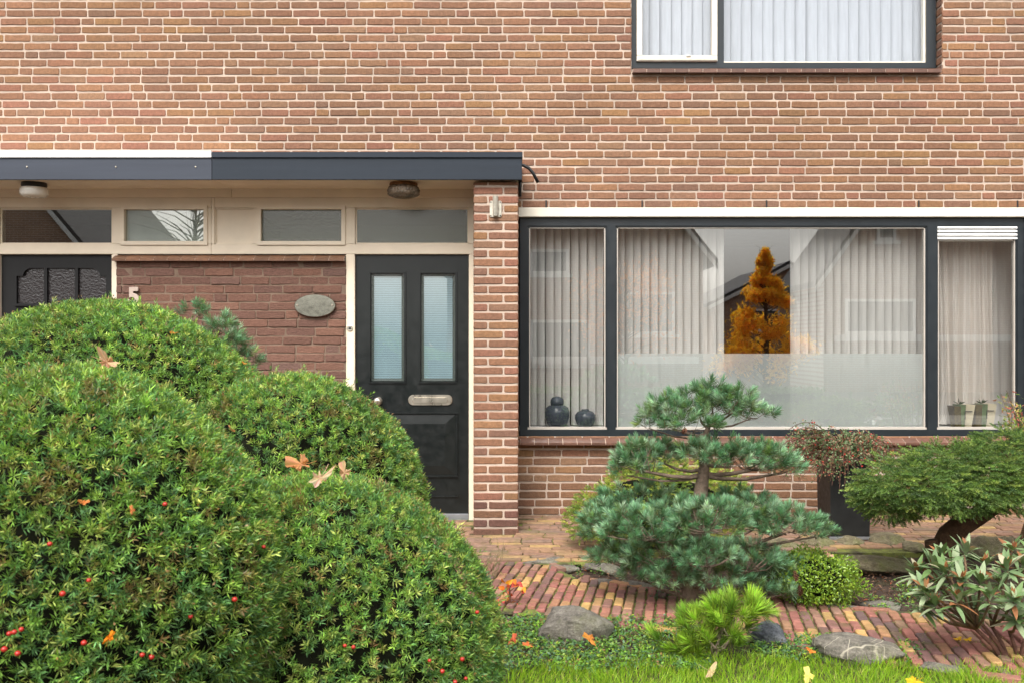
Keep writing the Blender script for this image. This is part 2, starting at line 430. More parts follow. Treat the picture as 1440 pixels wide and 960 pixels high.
org = np.array([-2.2, 4.2, .022])-pu*1.0
brick_panel(mb, org, pu, pv, np.array([0, 0, 1]), 4.2, 7.0, (), course=.0555, L_=.145, joint=.013, hb=.0445, pal=PATH_PAL, depth=.024, jit=.003,
            wild=False, keep=lambda c: inpoly(c[0], c[1]), tilt=.005, inset=.004, shuffle=True)
# edging bricks laid along both borders
def edging(pts, off, chance=.8):
    for a, b in zip(pts[:-1], pts[1:]):
        d = b-a; ln = np.linalg.norm(d[:2]); d = d/ln; nn = np.array([-d[1], d[0], 0]); x = 0
        while x < ln-.06:
            l = .19
            if random.random() < chance:
                o = a+nn*off+np.array([0, 0, .001])
                one_brick(mb, o, d, nn, np.array([0, 0, 1.]), (x, min(x+l, ln), 0, .048), .022, .003, pick(PATH_PAL), 0, .004)
            x += l+.012
edging(up_pts[1:], .006, .8); edging(lo_pts[1:], -.055, .7)
o_path = mb.build('path', M['paver'], kind='structure')
mb = MB(); cx = [(p[0], p[1]) for p in up_pts]; cl = [(p[0], p[1]) for p in lo_pts]
strip_v = []; 
for i in range(40):
    t = i/39
    def at(pl, t):
        f = t*(len(pl)-1); k = min(int(f), len(pl)-2); w = f-k
        return (pl[k][0]*(1-w)+pl[k+1][0]*w, pl[k][1]*(1-w)+pl[k+1][1]*w)
    a, b = at(cx, t), at(cl, t); strip_v += [(a[0], a[1]+.05, .006), (b[0], b[1]-.05, .006)]
mb.add(strip_v, [(2*i, 2*i+1, 2*i+3, 2*i+2) for i in range(39)]); mb.build('path_joint_sand', M['joint'], kind='structure')

# --- terrace along the house: bricks parallel to the wall, rising slightly to it
def tz(y): return .035+(y-5.85)*.065
tv = np.array([0, 1, .065]); tv = tv/np.linalg.norm(tv); tn = np.array([0, -.065, 1]); tn /= np.linalg.norm(tn)
def on_terrace(c):
    x, y = c[0], c[1]
    edge = 6.12+.05*math.sin(3*x) if x > .55 else 5.84
    return y > edge and not (-.30 < x < .06 and y > 6.46) and not (x < -.28 and y > 6.86)
mb = MB()
brick_panel(mb, (-4.5, 5.85, tz(5.85)), (1, 0, 0), tv, tn, 10, 1.14, (), course=.0585, L_=.2, joint=.008, hb=.0505, pal=TERR_PAL, depth=.02, jit=.0025, wild=True, keep=on_terrace, tilt=.003)
mb.build('terrace', M['paver'], kind='structure')
mb = MB(); mb.add([(-4.5, 5.8, tz(5.8)-.012), (.6, 5.8, tz(5.8)-.012), (.6, 7.05, tz(7.05)-.012), (-4.5, 7.05, tz(7.05)-.012)], [(0, 1, 2, 3)])
mb.add([(.6, 6.05, tz(6.05)-.012), (5.5, 6.05, tz(6.05)-.012), (5.5, 7.05, tz(7.05)-.012), (.6, 7.05, tz(7.05)-.012)], [(0, 1, 2, 3)])
mb.add([(.6, 6.05, -.05), (5.5, 6.05, -.05), (5.5, 6.05, tz(6.05)-.012), (.6, 6.05, tz(6.05)-.012)], [(0, 1, 2, 3)])
mb.build('terrace_joint_sand', M['joint'], kind='structure')

# ================================================================== THE TWO HOUSES
YW = 7.0; YD = 6.90; YF = 6.42; YPIL = 6.48
SPLIT = PX(298, YW)
house = empty('brick_house', (1.2, 7.0, .1), label='brown brick row house with a black front door and a wide dark-framed living room window', cat='house', group='two attached row houses')
nb = empty('brick_house', (-3.6, 7.0, .1), label='attached row house at the left edge with a dark glazed door and white canopy trim', cat='house', group='two attached row houses')
owner = [nb, house]

# upper / front wall
z0 = 2.860-.031-.062*45; z0b = z0     # bottom of the lowest course
X0, X1, ZT = -5.4, 5.6, 5.3
W, H = X1-X0, ZT-z0
U0, U1, UZ = PX(888, YW), PX(1325, YW), PZ(101, YW)
L0, L1, LZ0, LZ1 = PX(729, YW), PX(1443, YW), PZ(613, YW), PZ(305, YW)
holes = [(U0-X0, U1-X0, UZ-z0, UZ-z0+1.35), (L0-X0, L1-X0, LZ0-z0, LZ1-z0), (-.1, PX(715, YW)-X0, -1, 2.50-z0)]
def band(c):
    k = 1+.05*math.sin(c[0]*1.7+c[2]*2.3)+.05*math.sin(c[0]*4.1-c[2]*5.2)
    g = 1.015+.018*math.sin(c[2]*4.4+c[0]*.6)
    low = .82 if c[2] < .3 else 1
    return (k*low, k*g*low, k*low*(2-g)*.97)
mbs = [MB(), MB()]
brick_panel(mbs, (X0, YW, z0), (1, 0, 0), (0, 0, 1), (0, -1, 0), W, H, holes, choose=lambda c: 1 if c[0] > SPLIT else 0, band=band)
rect_sheet(mbs[0], (X0, YW+.0055, z0), (1, 0, 0), (0, 0, 1), SPLIT-X0, H, holes, 1)
rect_sheet(mbs[1], (X0, YW+.0055, z0), (1, 0, 0), (0, 0, 1), W, H, holes, 1, x0=SPLIT-X0)
# reveals of the two window openings
for (xr, za, zb, sgn) in ((U1, UZ, 4.75, -1), (U0, UZ, 4.75, 1), (L1, LZ0, LZ1, -1)):
    brick_panel(mbs[1], (xr, YW+.004, za), (0, 1, 0), (0, 0, 1), (sgn, 0, 0), .11, zb-za, seq=[.10], band=None)
    mbs[1].add([(xr+.006*-sgn, YW+.004, za), (xr+.006*-sgn, YW+.14, za), (xr+.006*-sgn, YW+.14, zb), (xr+.006*-sgn, YW+.004, zb)], [(0, 1, 2, 3)], (1, 1, 1), 1)
# weep slots above the lintel
for px in (768, 903, 1078, 1292, 1431):
    x = PX(px, YW); zc = z0+.062*round((PZ(285.4, YW)-.031-z0)/.062)+.031
    mbs[1].box(x-.006, x+.006, YW-.0015, YW+.004, zc-.026, zc+.026, (1, 1, 1), 2)
for i, nm in ((0, nb), (1, house)):
    mbs[i].build('front_wall', [M['brick'], M['mortar'], M['black']], nm)
# gable roofs (out of the picture, complete the houses)
for o, a, b in ((nb, X0, SPLIT-.002), (house, SPLIT+.002, X1)):
    mb = MB(); mb.add([(a, 6.6, 5.25), (b, 6.6, 5.25), (b, 11.5, 8.2), (a, 11.5, 8.2), (a, 6.6, 5.4), (b, 6.6, 5.4), (b, 11.5, 8.35), (a, 11.5, 8.35)],
           [(0, 3, 2, 1), (4, 5, 6, 7), (0, 1, 5, 4), (1, 2, 6, 5), (2, 3, 7, 6), (3, 0, 4, 7)]); mb.build('roof', M['far_tile'], o)
# pillar
pa, pb = PX(666, YPIL), PX(729, YPIL)
mb = MB(); pz = .05; PH = 2.50-pz
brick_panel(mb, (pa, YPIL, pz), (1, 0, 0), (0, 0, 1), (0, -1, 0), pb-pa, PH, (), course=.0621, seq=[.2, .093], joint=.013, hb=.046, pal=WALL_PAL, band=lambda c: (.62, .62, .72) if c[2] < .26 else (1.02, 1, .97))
for xs, sg in ((pa, -1), (pb, 1)):
    brick_panel(mb, (xs, YPIL+.006, pz), (0, 1, 0), (0, 0, 1), (sg, 0, 0), .50, PH, (), course=.0621, joint=.013, hb=.046, wild=False)
mb.box(pa+.0055, pb-.0055, YPIL+.0055, YW, pz-.05, PH+pz, (1, 1, 1), 1)
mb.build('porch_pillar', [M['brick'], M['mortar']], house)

# canopy
XS = PX(298, YF); XE = PX(734, YF); XL = X0
zt, zm, zb_ = PZ(214.5, YF), PZ(222.5, YF), PZ(253, YF)
for o, a, b, fm, tm in ((nb, XL, XS-.0015, M['fascia_old'], M['white_trim']), (house, XS+.0015, XE, M['fascia_new'], M['fascia_new'])):
    mb = MB(); mb.box(a, b, YF+.024, YW-.012, zb_+.035, zm+.02); can = mb.build('porch_canopy', M['soffit'], o)
    mb = MB(); mb.box(a, b, YF, YF+.022, zb_, zm-.002); mb.build('fascia_board', fm, can, bevel=.002)
    mb = MB(); mb.box(a, b+(.004 if o is house else 0), YF-.012, YW-.01, zm+.001, zt+(.008 if o is nb else 0)); mb.build('roof_trim', tm, can, bevel=.002)
    mb = MB(); mb.box(a, b-.022 if o is house else b, YF+.024, YD-.035, zb_+.008, zb_+.033); mb.build('soffit', M['soffit'], can)
    mb = MB(); mb.box(a, (pa-.002) if o is house else b, YD-.034, YD+.05, PZ(279, YD), zb_+.10); mb.build('header_board', M['soffit'], can)
    if o is house:
        mb = MB(); mb.box(XE-.02, XE, YF+.0235, YW-.013, zb_, zm-.003); mb.build('end_board', M['fascia_new'], can)
        mb = MB(); mb.tube([P(728, 231, 6.6), P(736, 233, 6.6), P(744, 237, 6.6), P(750, 244, 6.6), P(756.5, 257, 6.6)], .0115, 12); mb.build('drain_spout', M['black'], can, smooth=True)
        mb = MB(); mb.tube([P(731.5, 243, 6.52), P(731.5, 260, 6.52), P(731.5, 277, 6.52)], [.014, .011, .009], 10); mb.build('overflow_stub', M['black'], can, smooth=True)
    else:
        for px in (38, 163, 275):
            mb = MB(); mb.lathe(P(px, 235, YF-.001), [(.006, -.001), (.006, .002), (.004, .004)], 10, axis='y'); mb.build('screw', M['steel'], can)

# porch joinery
def XD(px): return (px-720)/F*YD
def ZD(py): return (EYE-(py-480)/F*YD)
zg = .05
def frame_piece(o, rects, name, mat, y0=YD-.02, y1=YD+.07, bevel=.003, parent=None):
    mb = MB()
    for (a, b, t, l) in rects: mb.box(XD(a), XD(b), y0, y1, ZD(l) if l < 900 else zg, ZD(t))
    return mb.build(name, mat, parent or o, bevel=bevel)
fr = frame_piece(house, [(303.2, 666.5, 279, 293), (298.5, 666.5, 344, 358), (298.5, 303, 279.2, 343.8), (357, 364.5, 293.2, 343.8), (485, 500, 293.2, 343.8), (487, 499.5, 358.2, 999), (659.5, 666.5, 293.2, 343.8), (659.5, 666.5, 358.2, 999)], 'door_frame', M['cream'])
frn = frame_piece(nb, [(-330, 298.3, 279, 293), (-330, 298.3, 344, 358), (-14, 1, 293.2, 343.8), (159, 173, 293.2, 343.8), (292, 298.3, 293.2, 343.8), (158.5, 167, 358.2, 999), (-14, 1, 358.2, 999)], 'door_frame', M['cream'])
mb = MB(); mb.box(XD(303), XD(357), YD+.004, YD+.03, ZD(344), ZD(293)); mb.build('infill_panel', M['cream'], house)
mb = MB()
for a, b, t, l in ((304, 356.5, 293.3, 294.8), (304, 356.5, 341.8, 343.6), (303.2, 304.6, 293.3, 343.6), (355.6, 357, 293.3, 343.6)): mb.box(XD(a), XD(b), YD-.006, YD+.004, ZD(l), ZD(t))
mb.build('panel_bead', M['cream'], house)
def transom(o, a, b, t, l, sash, gm, name='transom_window'):
    mb = MB()
    s = 5.5 if sash else 2
    y0 = YD-.034 if sash else YD-.004
    mb.box(XD(a), XD(b), y0, YD+.03, ZD(t+s), ZD(t)); mb.box(XD(a), XD(b), y0, YD+.03, ZD(l), ZD(l-s))
    mb.box(XD(a), XD(a+s), y0+.001, YD+.03, ZD(l-s), ZD(t+s)); mb.box(XD(b-s), XD(b), y0+.001, YD+.03, ZD(l-s), ZD(t+s))
    w = mb.build(name, M['cream'], o, bevel=.002)
    mb = MB(); mb.box(XD(a+s), XD(b-s), YD+.002, YD+.008, ZD(l-s), ZD(t+s)); mb.build('pane', gm, w)
    return w
transom(nb, 1.2, 158.8, 293.3, 343.7, False, M['glass_transom'])
w = transom(nb, 171.5, 293.5, 290, 345.5, True, M['glass_transom'])
mb = MB()
for a, b, t, l in ((178, 287, 296, 298.2), (178, 180, 296, 339)): mb.box(XD(a), XD(b), YD+.012, YD+.02, ZD(l), ZD(t))
mb.build('spacer_strip', M['white_trim'], w)
mb = MB(); mb.box(XD(176), XD(289), YD+.022, YD+.026, ZD(341), ZD(294)); mb.build('light_panel', M['white_trim'], w)
M['obs_transom'] = mat_obscure('obscure_transom_glass', (.15, .165, .135), .12, 60, .35, .35)
transom(house, 363, 486.5, 290, 345.5, True, M['obs_transom'])
transom(house, 500.2, 659.3, 293.3, 343.7, False, M['obs_transom'])

# rough brown porch wall, its coping
bw0, bw1 = XD(166), XD(487); bzt = ZD(368); bz0 = .0
mbs = [MB(), MB()]; spx = XD(298)
brick_panel(mbs, (bw0, YD-.03, bz0), (1, 0, 0), (0, 0, 1), (0, -1, 0), bw1-bw0, bzt-bz0, (), course=.0625, L_=.208, joint=.009, hb=.0535, pal=BROWN_PAL, depth=.005, jit=.0026, wild=True, choose=lambda c: 1 if c[0] > spx else 0, tilt=.004)
for i, (a, b) in enumerate(((bw0, spx), (spx, bw1))):
    mbs[i].add([(a, YD-.025, bz0), (b, YD-.025, bz0), (b, YD-.025, bzt), (a, YD-.025, bzt)], [(0, 1, 2, 3)], (1, 1, 1), 1)
    mbs[i].build('porch_wall', [M['brown_brick'], M['brown_mortar']], owner[i])
def tile_row(o, a, b, yf, depth, zfront, rise, th, wt, col=(.14, .06, .038), name='sill', mort=True):
    mb = MB(); n = int(round((b-a)/wt)); w = (b-a)/n
    for i in range(n):
        k = random.uniform(.75, 1.2); c = tuple(q*k for q in col); g = .0022
        x0_, x1_ = a+i*w+g, a+(i+1)*w-g
        vs = []
        for x in (x0_, x1_):
            vs += [(x, yf, zfront-th), (x, yf, zfront-.004), (x, yf+.006, zfront), (x, yf+depth, zfront+rise), (x, yf+depth, zfront-th)]
        mb.add(vs, [(0, 1, 2, 3, 4), (9, 8, 7, 6, 5), (0, 5, 6, 1), (1, 6, 7, 2), (2, 7, 8, 3), (3, 8, 9, 4), (0, 4, 9, 5)], c, 0)
    vs = []
    for x in (a, b): vs += [(x, yf+.0035, zfront-th+.003), (x, yf+.0035, zfront-.005), (x, yf+.008, zfront-.002), (x, yf+depth, zfront+rise-.002), (x, yf+depth, zfront-th+.003)]
    mb.add(vs, [(0, 1, 2, 3, 4), (9, 8, 7, 6, 5), (0, 5, 6, 1), (1, 6, 7, 2), (2, 7, 8, 3), (0, 4, 9, 5)], (1, 1, 1), 1)
    return mb.build(name, [M['tile'], M['mortar']], o)
tile_row(nb, XD(163), spx, YD-.075, .06, ZD(364.5), .026, .02, .105, (.16, .075, .04), 'coping')
tile_row(house, spx, XD(486), YD-.075, .06, ZD(364.5), .026, .02, .105, (.16, .075, .04), 'coping')

# black front door
dx0, dx1, dz0, dz1 = XD(500), XD(659.3), ZD(730), ZD(358.6)
yd = YD+.012
def panel_ring(mb, a, b, t, l, w, y0, y1):
    mb.box(XD(a), XD(b), y0, y1, ZD(t+w), ZD(t)); mb.box(XD(a), XD(b), y0, y1, ZD(l), ZD(l-w))
    mb.box(XD(a), XD(a+w), y0, y1, ZD(l-w), ZD(t+w)); mb.box(XD(b-w), XD(b), y0, y1, ZD(l-w), ZD(t+w))
mb = MB()   # stiles and rails around the two lights
for a, b, t, l in ((500.3, 520, 359, 730), (641, 659, 359, 730), (520, 641, 359, 383.5), (520, 641, 537, 730), (570, 589.5, 383.5, 537)):
    mb.box(XD(a), XD(b), yd, yd+.045, ZD(l), ZD(t))
door = mb.build('front_door', M['door'], house)
mb = MB(); panel_ring(mb, 518, 571, 381.5, 539, 3, yd-.010, yd+.002); panel_ring(mb, 588.5, 643, 381.5, 539, 3, yd-.010, yd+.002)
mb.build('glazing_bead', M['door'], door, bevel=.003)
mb = MB(); panel_ring(mb, 517, 644, 579, 671, 3, yd-.012, yd+.002); mb.build('panel_moulding', M['door'], door, bevel=.004)
mb = MB()
a, b, t, l = 520.5, 640.5, 582.5, 667.5
vs = [(XD(a), yd-.001, ZD(t)), (XD(b), yd-.001, ZD(t)), (XD(b), yd-.001, ZD(l)), (XD(a), yd-.001, ZD(l)),
      (XD(a+15), yd-.009, ZD(t+13)), (XD(b-15), yd-.009, ZD(t+13)), (XD(b-15), yd-.009, ZD(l-13)), (XD(a+15), yd-.009, ZD(l-13))]
mb.add(vs, [(1, 0, 4, 5), (2, 1, 5, 6), (3, 2, 6, 7), (0, 3, 7, 4), (5, 4, 7, 6)]); mb.build('raised_panel', M['door'], door)
mb = MB(); mb.box(XD(517), XD(644), yd-.009, yd+.001, ZD(699), ZD(697)); mb.build('bottom_moulding', M['door'], door, bevel=.002)
mb = MB(); mb.box(XD(500.5), XD(659), yd-.022, yd-.002, ZD(731), ZD(721.5)); mb.build('weather_bar', M['grey_metal'], door, bevel=.004)
mb = MB(); mb.box(XD(499.6), XD(659.4), YD-.02, YD+.06, zg-.03, ZD(731.5)); mb.build('threshold', M['brown_mortar'], door)
M['door_pane'] = mat_glass('bevelled_pane', .13, (.86, .92, .94))
M['frost'] = mat_cloth('pale_slats', (.72, .79, .80), .12, .03)
M['bevel_edge'] = mat_obscure('bevel_edge_glass', (.10, .12, .11), .06, 30, .6, .5)
for a, b in ((521, 568), (591.5, 640)):
    mb = MB(); mb.box(XD(a+4), XD(b-4), yd+.018, yd+.024, ZD(531.5), ZD(388.5)); pn = mb.build('glass_pane', M['door_pane'], door)
    mb = MB(); panel_ring(mb, a, b, 384.5, 535.5, 4, yd+.016, yd+.024); mb.build('bevelled_edge', M['bevel_edge'], pn)
    mb = MB(); z = ZD(535)
    while z < ZD(385): mb.box(XD(a+4), XD(b-4), yd+.0265, yd+.034, z, z+.0135); z += .0165
    mb.build('louvre_slats', M['frost'], pn)
cz = P(532, 563.5, YD)
mb = MB(); mb.lathe((cz[0], yd-.0, cz[2]), [(.028, 0), (.030, .004), (.024, .010), (.012, .016), (.013, .03), (.026, .042), (.031, .055), (.027, .068), (.012, .075)], 24, axis='y'); mb.build('door_knob', M['steel'], door, smooth=True)
cz = P(506.5, 561.5, YD)
mb = MB(); mb.lathe((cz[0], yd, cz[2]), [(.017, 0), (.018, .006), (.012, .010), (.007, .016)], 18, axis='y'); mb.build('door_lock', M['steel'], door, smooth=True)
def rrect(cx, cz, w, h, r, n=8):
    pts = []
    for (sx, sz, a0) in ((1, 1, 0), (-1, 1, 90), (-1, -1, 180), (1, -1, 270)):
        for i in range(n+1):
            a = R(a0+90*i/n); pts.append((cx+sx*(w/2-r)+r*math.cos(a), cz+sz*(h/2-r)+r*math.sin(a)))
    return pts
def prism_y(mb, pts, y0, y1, inset=.0, col=(1, 1, 1), mi=0):
    m = len(pts); cx = sum(p[0] for p in pts)/m; cz = sum(p[1] for p in pts)/m
    q = [(cx+(x-cx)*(1-inset), cz+(z-cz)*(1-inset)) for x, z in pts]
    vs = [(x, y0, z) for x, z in q]+[(x, y0+(y1-y0)*.4, z) for x, z in pts]+[(x, y1, z) for x, z in pts]
    fs = [tuple(range(m)), tuple(range(3*m-1, 2*m-1, -1))]
    for k in (0, 1):
        for i in range(m): fs.append((k*m+(i+1) % m, k*m+i, (k+1)*m+i, (k+1)*m+(i+1) % m))
    mb.add(vs, fs, col, mi)
cl = P(605, 562, YD)
mb = MB(); prism_y(mb, rrect(cl[0], cl[2], .325, .077, .036), yd-.010, yd, .03); lp = mb.build('letter_plate', M['steel'], door)
mb = MB(); prism_y(mb, rrect(cl[0], cl[2], .262, .042, .018), yd-.015, yd-.009, .03); mb.build('letter_flap', M['steel'], lp)

# neighbour's door with three arched lights
mb = MB()
for a, b, t, l in ((1.4, 22, 359, 730), (148, 158.3, 359, 730), (22, 148, 359, 377), (22, 148, 428, 730), (60.5, 65, 377, 428), (104, 108.5, 377, 428)):
    mb.box(XD(a), XD(b), yd, yd+.045, ZD(l), ZD(t))
for s, xa in ((1, 22), (-1, 148)):        # stepped arch spandrels
    pts = [(XD(xa), ZD(377)), (XD(xa+s*22), ZD(377))]
    for i in range(9):
        a = i/8*math.pi/2; pts.append((XD(xa+s*(22-13*math.sin(a))), ZD(388-11*math.cos(a))))
    pts.append((XD(xa), ZD(388)))
    if s > 0: pts = pts[::-1]
    m = len(pts); mb.add([(x, yd, z) for x, z in pts]+[(x, yd+.045, z) for x, z in pts], [tuple(range(m-1, -1, -1)), tuple(range(m, 2*m))]+[(i, (i+1) % m, m+(i+1) % m, m+i) for i in range(m)])
ndoor = mb.build('front_door', M['door_old'], nb)
mb = MB(); mb.box(XD(20), XD(150), yd-.02, yd+.002, ZD(431), ZD(427)); mb.build('sill_bar', M['door_old'], ndoor, bevel=.003)
M['pebble_glass'] = mat_obscure('pebbled_glass', (.022, .018, .019), .14, 70, 1.0, .12)
for a, b in ((22, 60.5), (65, 104), (108.5, 148)):
    mb = MB(); mb.box(XD(a), XD(b), yd+.02, yd+.027, ZD(428), ZD(377)); mb.build('glass_pane', M['pebble_glass'], ndoor)

# lower picture window -------------------------------------------------
YG = YW+.055
def XW(px, Y=YW+.03): return (px-720)/F*Y
def ZW(py, Y=YW+.03): return EYE-(py-480)/F*Y
yf0, yf1 = YW+.022, YW+.105
mb = MB()
for a, b, t, l in ((731, 1442, 306.5, 318), (731, 1442, 603.5, 612.5), (731, 742, 318, 603.5), (853.5, 865.5, 318, 603.5), (1303.5, 1317, 318, 603.5), (1430, 1442, 318, 603.5)):
    mb.box(XW(a), XW(b), yf0, yf1, ZW(l), ZW(t))
win = mb.build('picture_window', M['anthracite'], house)
mb = MB()
for a, b in ((742, 853.5), (865.5, 1303.5), (1317, 1430)):
    t, l = 318, 603.5
    for r in ((a, b, t, t+2), (a, a+2, t+2, l-3.5), (b-2, b, t+2, l-3.5)): mb.box(XW(r[0]), XW(r[1]), yf0+.006, yf0+.03, ZW(r[3]), ZW(r[2]))
mb.build('inner_frame', M['anthracite'], win, bevel=.002)
mb = MB()
for a, b in ((742, 853.5), (865.5, 1303.5), (1317, 1430)):
    for r in ((a, b, 600, 603.3), (a+2.1, a+3.6, 320.2, 600), (b-3.6, b-2.1, 320.2, 600), (a+2.1, b-2.1, 320.2, 321.4)): mb.box(XW(r[0]), XW(r[1]), yf0+.012, yf0+.034, ZW(r[3]), ZW(r[2]))
mb.build('glazing_bead', M['bead'], win)
for a, b, t in ((744, 851.5, 320), (867.5, 1301.5, 320), (1319, 1428, 339)):
    mb = MB(); mb.add([(XW(a), YG, ZW(601)), (XW(b), YG, ZW(601)), (XW(b), YG, ZW(t)), (XW(a), YG, ZW(t))], [(0, 1, 2, 3)])
    mb.build('pane', M['glass'], win)
mb = MB(); mb.add([(XW(868), YG+.006, ZW(600.5)), (XW(1301), YG+.006, ZW(600.5)), (XW(1301), YG+.006, ZW(497)), (XW(868), YG+.006, ZW(497))], [(0, 1, 2, 3)])
mb.build('privacy_film', M['film'], win)
mb = MB()
for i in range(4):
    z = ZW(336.5-i*5.0)
    mb.add([(XW(1317.5), yf0-.004, z-.002), (XW(1429.5), yf0-.004, z-.002), (XW(1429.5), yf0-.004, z+.010), (XW(1317.5), yf0-.004, z+.010),
            (XW(1317.5), yf0+.02, z+.010), (XW(1429.5), yf0+.02, z+.010), (XW(1429.5), yf0+.02, z+.022), (XW(1317.5), yf0+.02, z+.022)],
           [(0, 1, 2, 3), (3, 2, 6, 7), (4, 7, 6, 5), (0, 4, 5, 1)])
mb.box(XW(1317.3), XW(1429.7), yf0+.024, yf0+.05, ZW(339), ZW(318))
mb.build('vent_louvre', M['white_trim'], win)
tile_row(win, L0+.012, L1+.02, YW-.075, .10, ZW(621.5, YW-.07), .036, .020, .106, (.115, .056, .038), 'sill')
mb = MB(); mb.box(pb+.003, X1-1.2, YW-.012, YW+.10, PZ(305.5, YW), PZ(292.5, YW)); mb.build('lintel', M['lintel'], house, bevel=.003)
# window board inside
mb = MB(); mb.box(L0+.01, L1-.01, yf1+.001, YW+.32, ZW(600, 7.13)-.03, ZW(600, 7.13)); mb.build('window_board', M['white_trim'], win, bevel=.003)

# upstairs window
yu0 = YW+.085
def XU(px): return (px-720)/F*yu0
def ZU(py): return EYE-(py-480)/F*yu0
mb = MB()
for a, b, t, l in ((886, 1316, 88.5, 96), (886, 894.5, -150, 88.5), (1008.5, 1018, -150, 88.5), (1303, 1316, -150, 88.5), (886, 1316, -160, -150)):
    mb.box(XU(a), XU(b), yu0, yu0+.07, ZU(l), ZU(t))
uw = mb.build('bedroom_window', M['anthracite'], house)
mb = MB(); mb.box(XU(1300), XU(1303), yu0+.02, yu0+.06, ZU(88), ZU(-150)); mb.box(XU(1018), XU(1300), yu0+.01, yu0+.06, ZU(88), ZU(86.2)); mb.build('glazing_bead', M['casement'], uw)
mb = MB(); 
for a, b, t, l in ((895, 1008, 79.5, 87.5), (895, 902.5, -149, 79.5), (1000.5, 1008, -149, 79.5), (895, 1008, -150, -149)): mb.box(XU(a), XU(b), yu0-.022, yu0+.03, ZU(l), ZU(t))
cs = mb.build('casement', M['casement'], uw, bevel=.003)
mb = MB(); mb.box(XU(897), XU(1007), yu0-.026, yu0-.023, ZU(86.2), ZU(85)); mb.build('drip_strip', M['dull_metal'], cs)
mb = MB(); mb.tube([P(965, 80.5, yu0-.02), P(966, 78.5, yu0-.03), P(970, 78.2, yu0-.03), P(971.5, 80.5, yu0-.02)], .004, 8); mb.build('handle', M['white_trim'], cs)
for a, b, t in ((903, 1000, 79.5), (1018, 1300, 86)):
    mb = MB(); mb.add([(XU(a), yu0+.02, ZU(t)), (XU(b), yu0+.02, ZU(t)), (XU(b), yu0+.02, ZU(-149)), (XU(a), yu0+.02, ZU(-149))], [(0, 1, 2, 3)]); mb.build('pane', M['glass_up'], uw)
tile_row(uw, U0+.004, PX(1324.5, YW-.045), YW-.045, .13, PZ(96.5, YW-.045), .012, .030, .106, (.13, .065, .045), 'sill')

# rooms behind the glass
def room(name, o, x0, x1, y0, y1, z0_, z1_, mat):
    mb = MB(); v = [(x0,y0,z0_),(x1,y0,z0_),(x1,y1,z0_),(x0,y1,z0_),(x0,y0,z1_),(x1,y0,z1_),(x1,y1,z1_),(x0,y1,z1_)]
    mb.add(v, [(0,1,2,3),(4,7,6,5),(1,5,6,2),(2,6,7,3),(3,7,4,0)]); return mb.build(name, mat, o)
room('living_room', house, L0-.25, L1+.3, YW+.11, 11.2, .12, 2.52, M['room'])
room('bedroom', house, U0-.3, U1+.4, YW+.16, 10.5, 2.7, 5.2, M['room_pale'])
room('hallway', house, spx+.01, XD(670), YD+.075, 8.9, .02, 2.50, M['room_pale'])
room('hallway', nb, X0, spx-.01, YD+.075, 8.9, .02, 2.50, M['room'])

# ================================================================== THINGS ON AND IN THE HOUSES
def slats(x0, x1, z0_, z1_, Y, pitch, w, ang, mat, name, curve=.010, zvar=0, **k):
    V = []; Fq = []; C = []; x = x0; n = 6
    while x < x1:
        a = ang+random.uniform(-.10, .10); b = len(V); ww = w*random.uniform(.95, 1.03); lean = random.uniform(-.004, .004)
        for zz, sh in ((z0_, lean), (z1_, 0)):
            for i in range(n+1):
                t = i/n-.5
                V.append((x+math.cos(a)*ww*t+math.sin(a)*curve*(1-4*t*t)+sh, Y+math.sin(a)*ww*t-math.cos(a)*curve*(1-4*t*t), zz))
        for i in range(n): Fq.append((b+i, b+i+1, b+n+1+i+1, b+n+1+i)); C.append((1, 1, 1))
        x += pitch*random.uniform(.93, 1.07)
    return np_mesh(name, np.array(V), np.array(Fq), np.array(C), mat, smooth=True, **k)
def XB(px, Y=7.22): return (px-720)/F*Y
zs0, zs1 = .756, 2.36
slats(XB(738), XB(857), zs0, zs1, 7.24, .063, .0765, R(-38), M['slat'], 'vertical_blind', cat='blind', group='vertical blinds downstairs', label='narrow cream vertical blind behind the two dark vases')
slats(XB(862), XB(1014), zs0, zs1, 7.24, .063, .0765, R(-38), M['slat'], 'vertical_blind', cat='blind', group='vertical blinds downstairs', label='cream vertical blind drawn left of the dark gap in the wide pane')
slats(XB(1119), XB(1312), zs0, zs1, 7.24, .063, .0765, R(-38), M['slat'], 'vertical_blind', cat='blind', group='vertical blinds downstairs', label='cream vertical blind drawn right of the dark gap in the wide pane')
slats(XB(890), XB(1012), 3.40, 5.0, 7.26, .084, .108, R(-36), M['white_pleat'], 'vertical_blind', .030, cat='blind', group='white vertical blinds upstairs', label='white vertical blind behind the small cream casement upstairs')
slats(XB(1019), XB(1312), 3.40, 5.0, 7.26, .084, .108, R(-36), M['white_pleat'], 'vertical_blind', .030, cat='blind', group='white vertical blinds upstairs', label='white vertical blind behind the wide fixed pane upstairs')
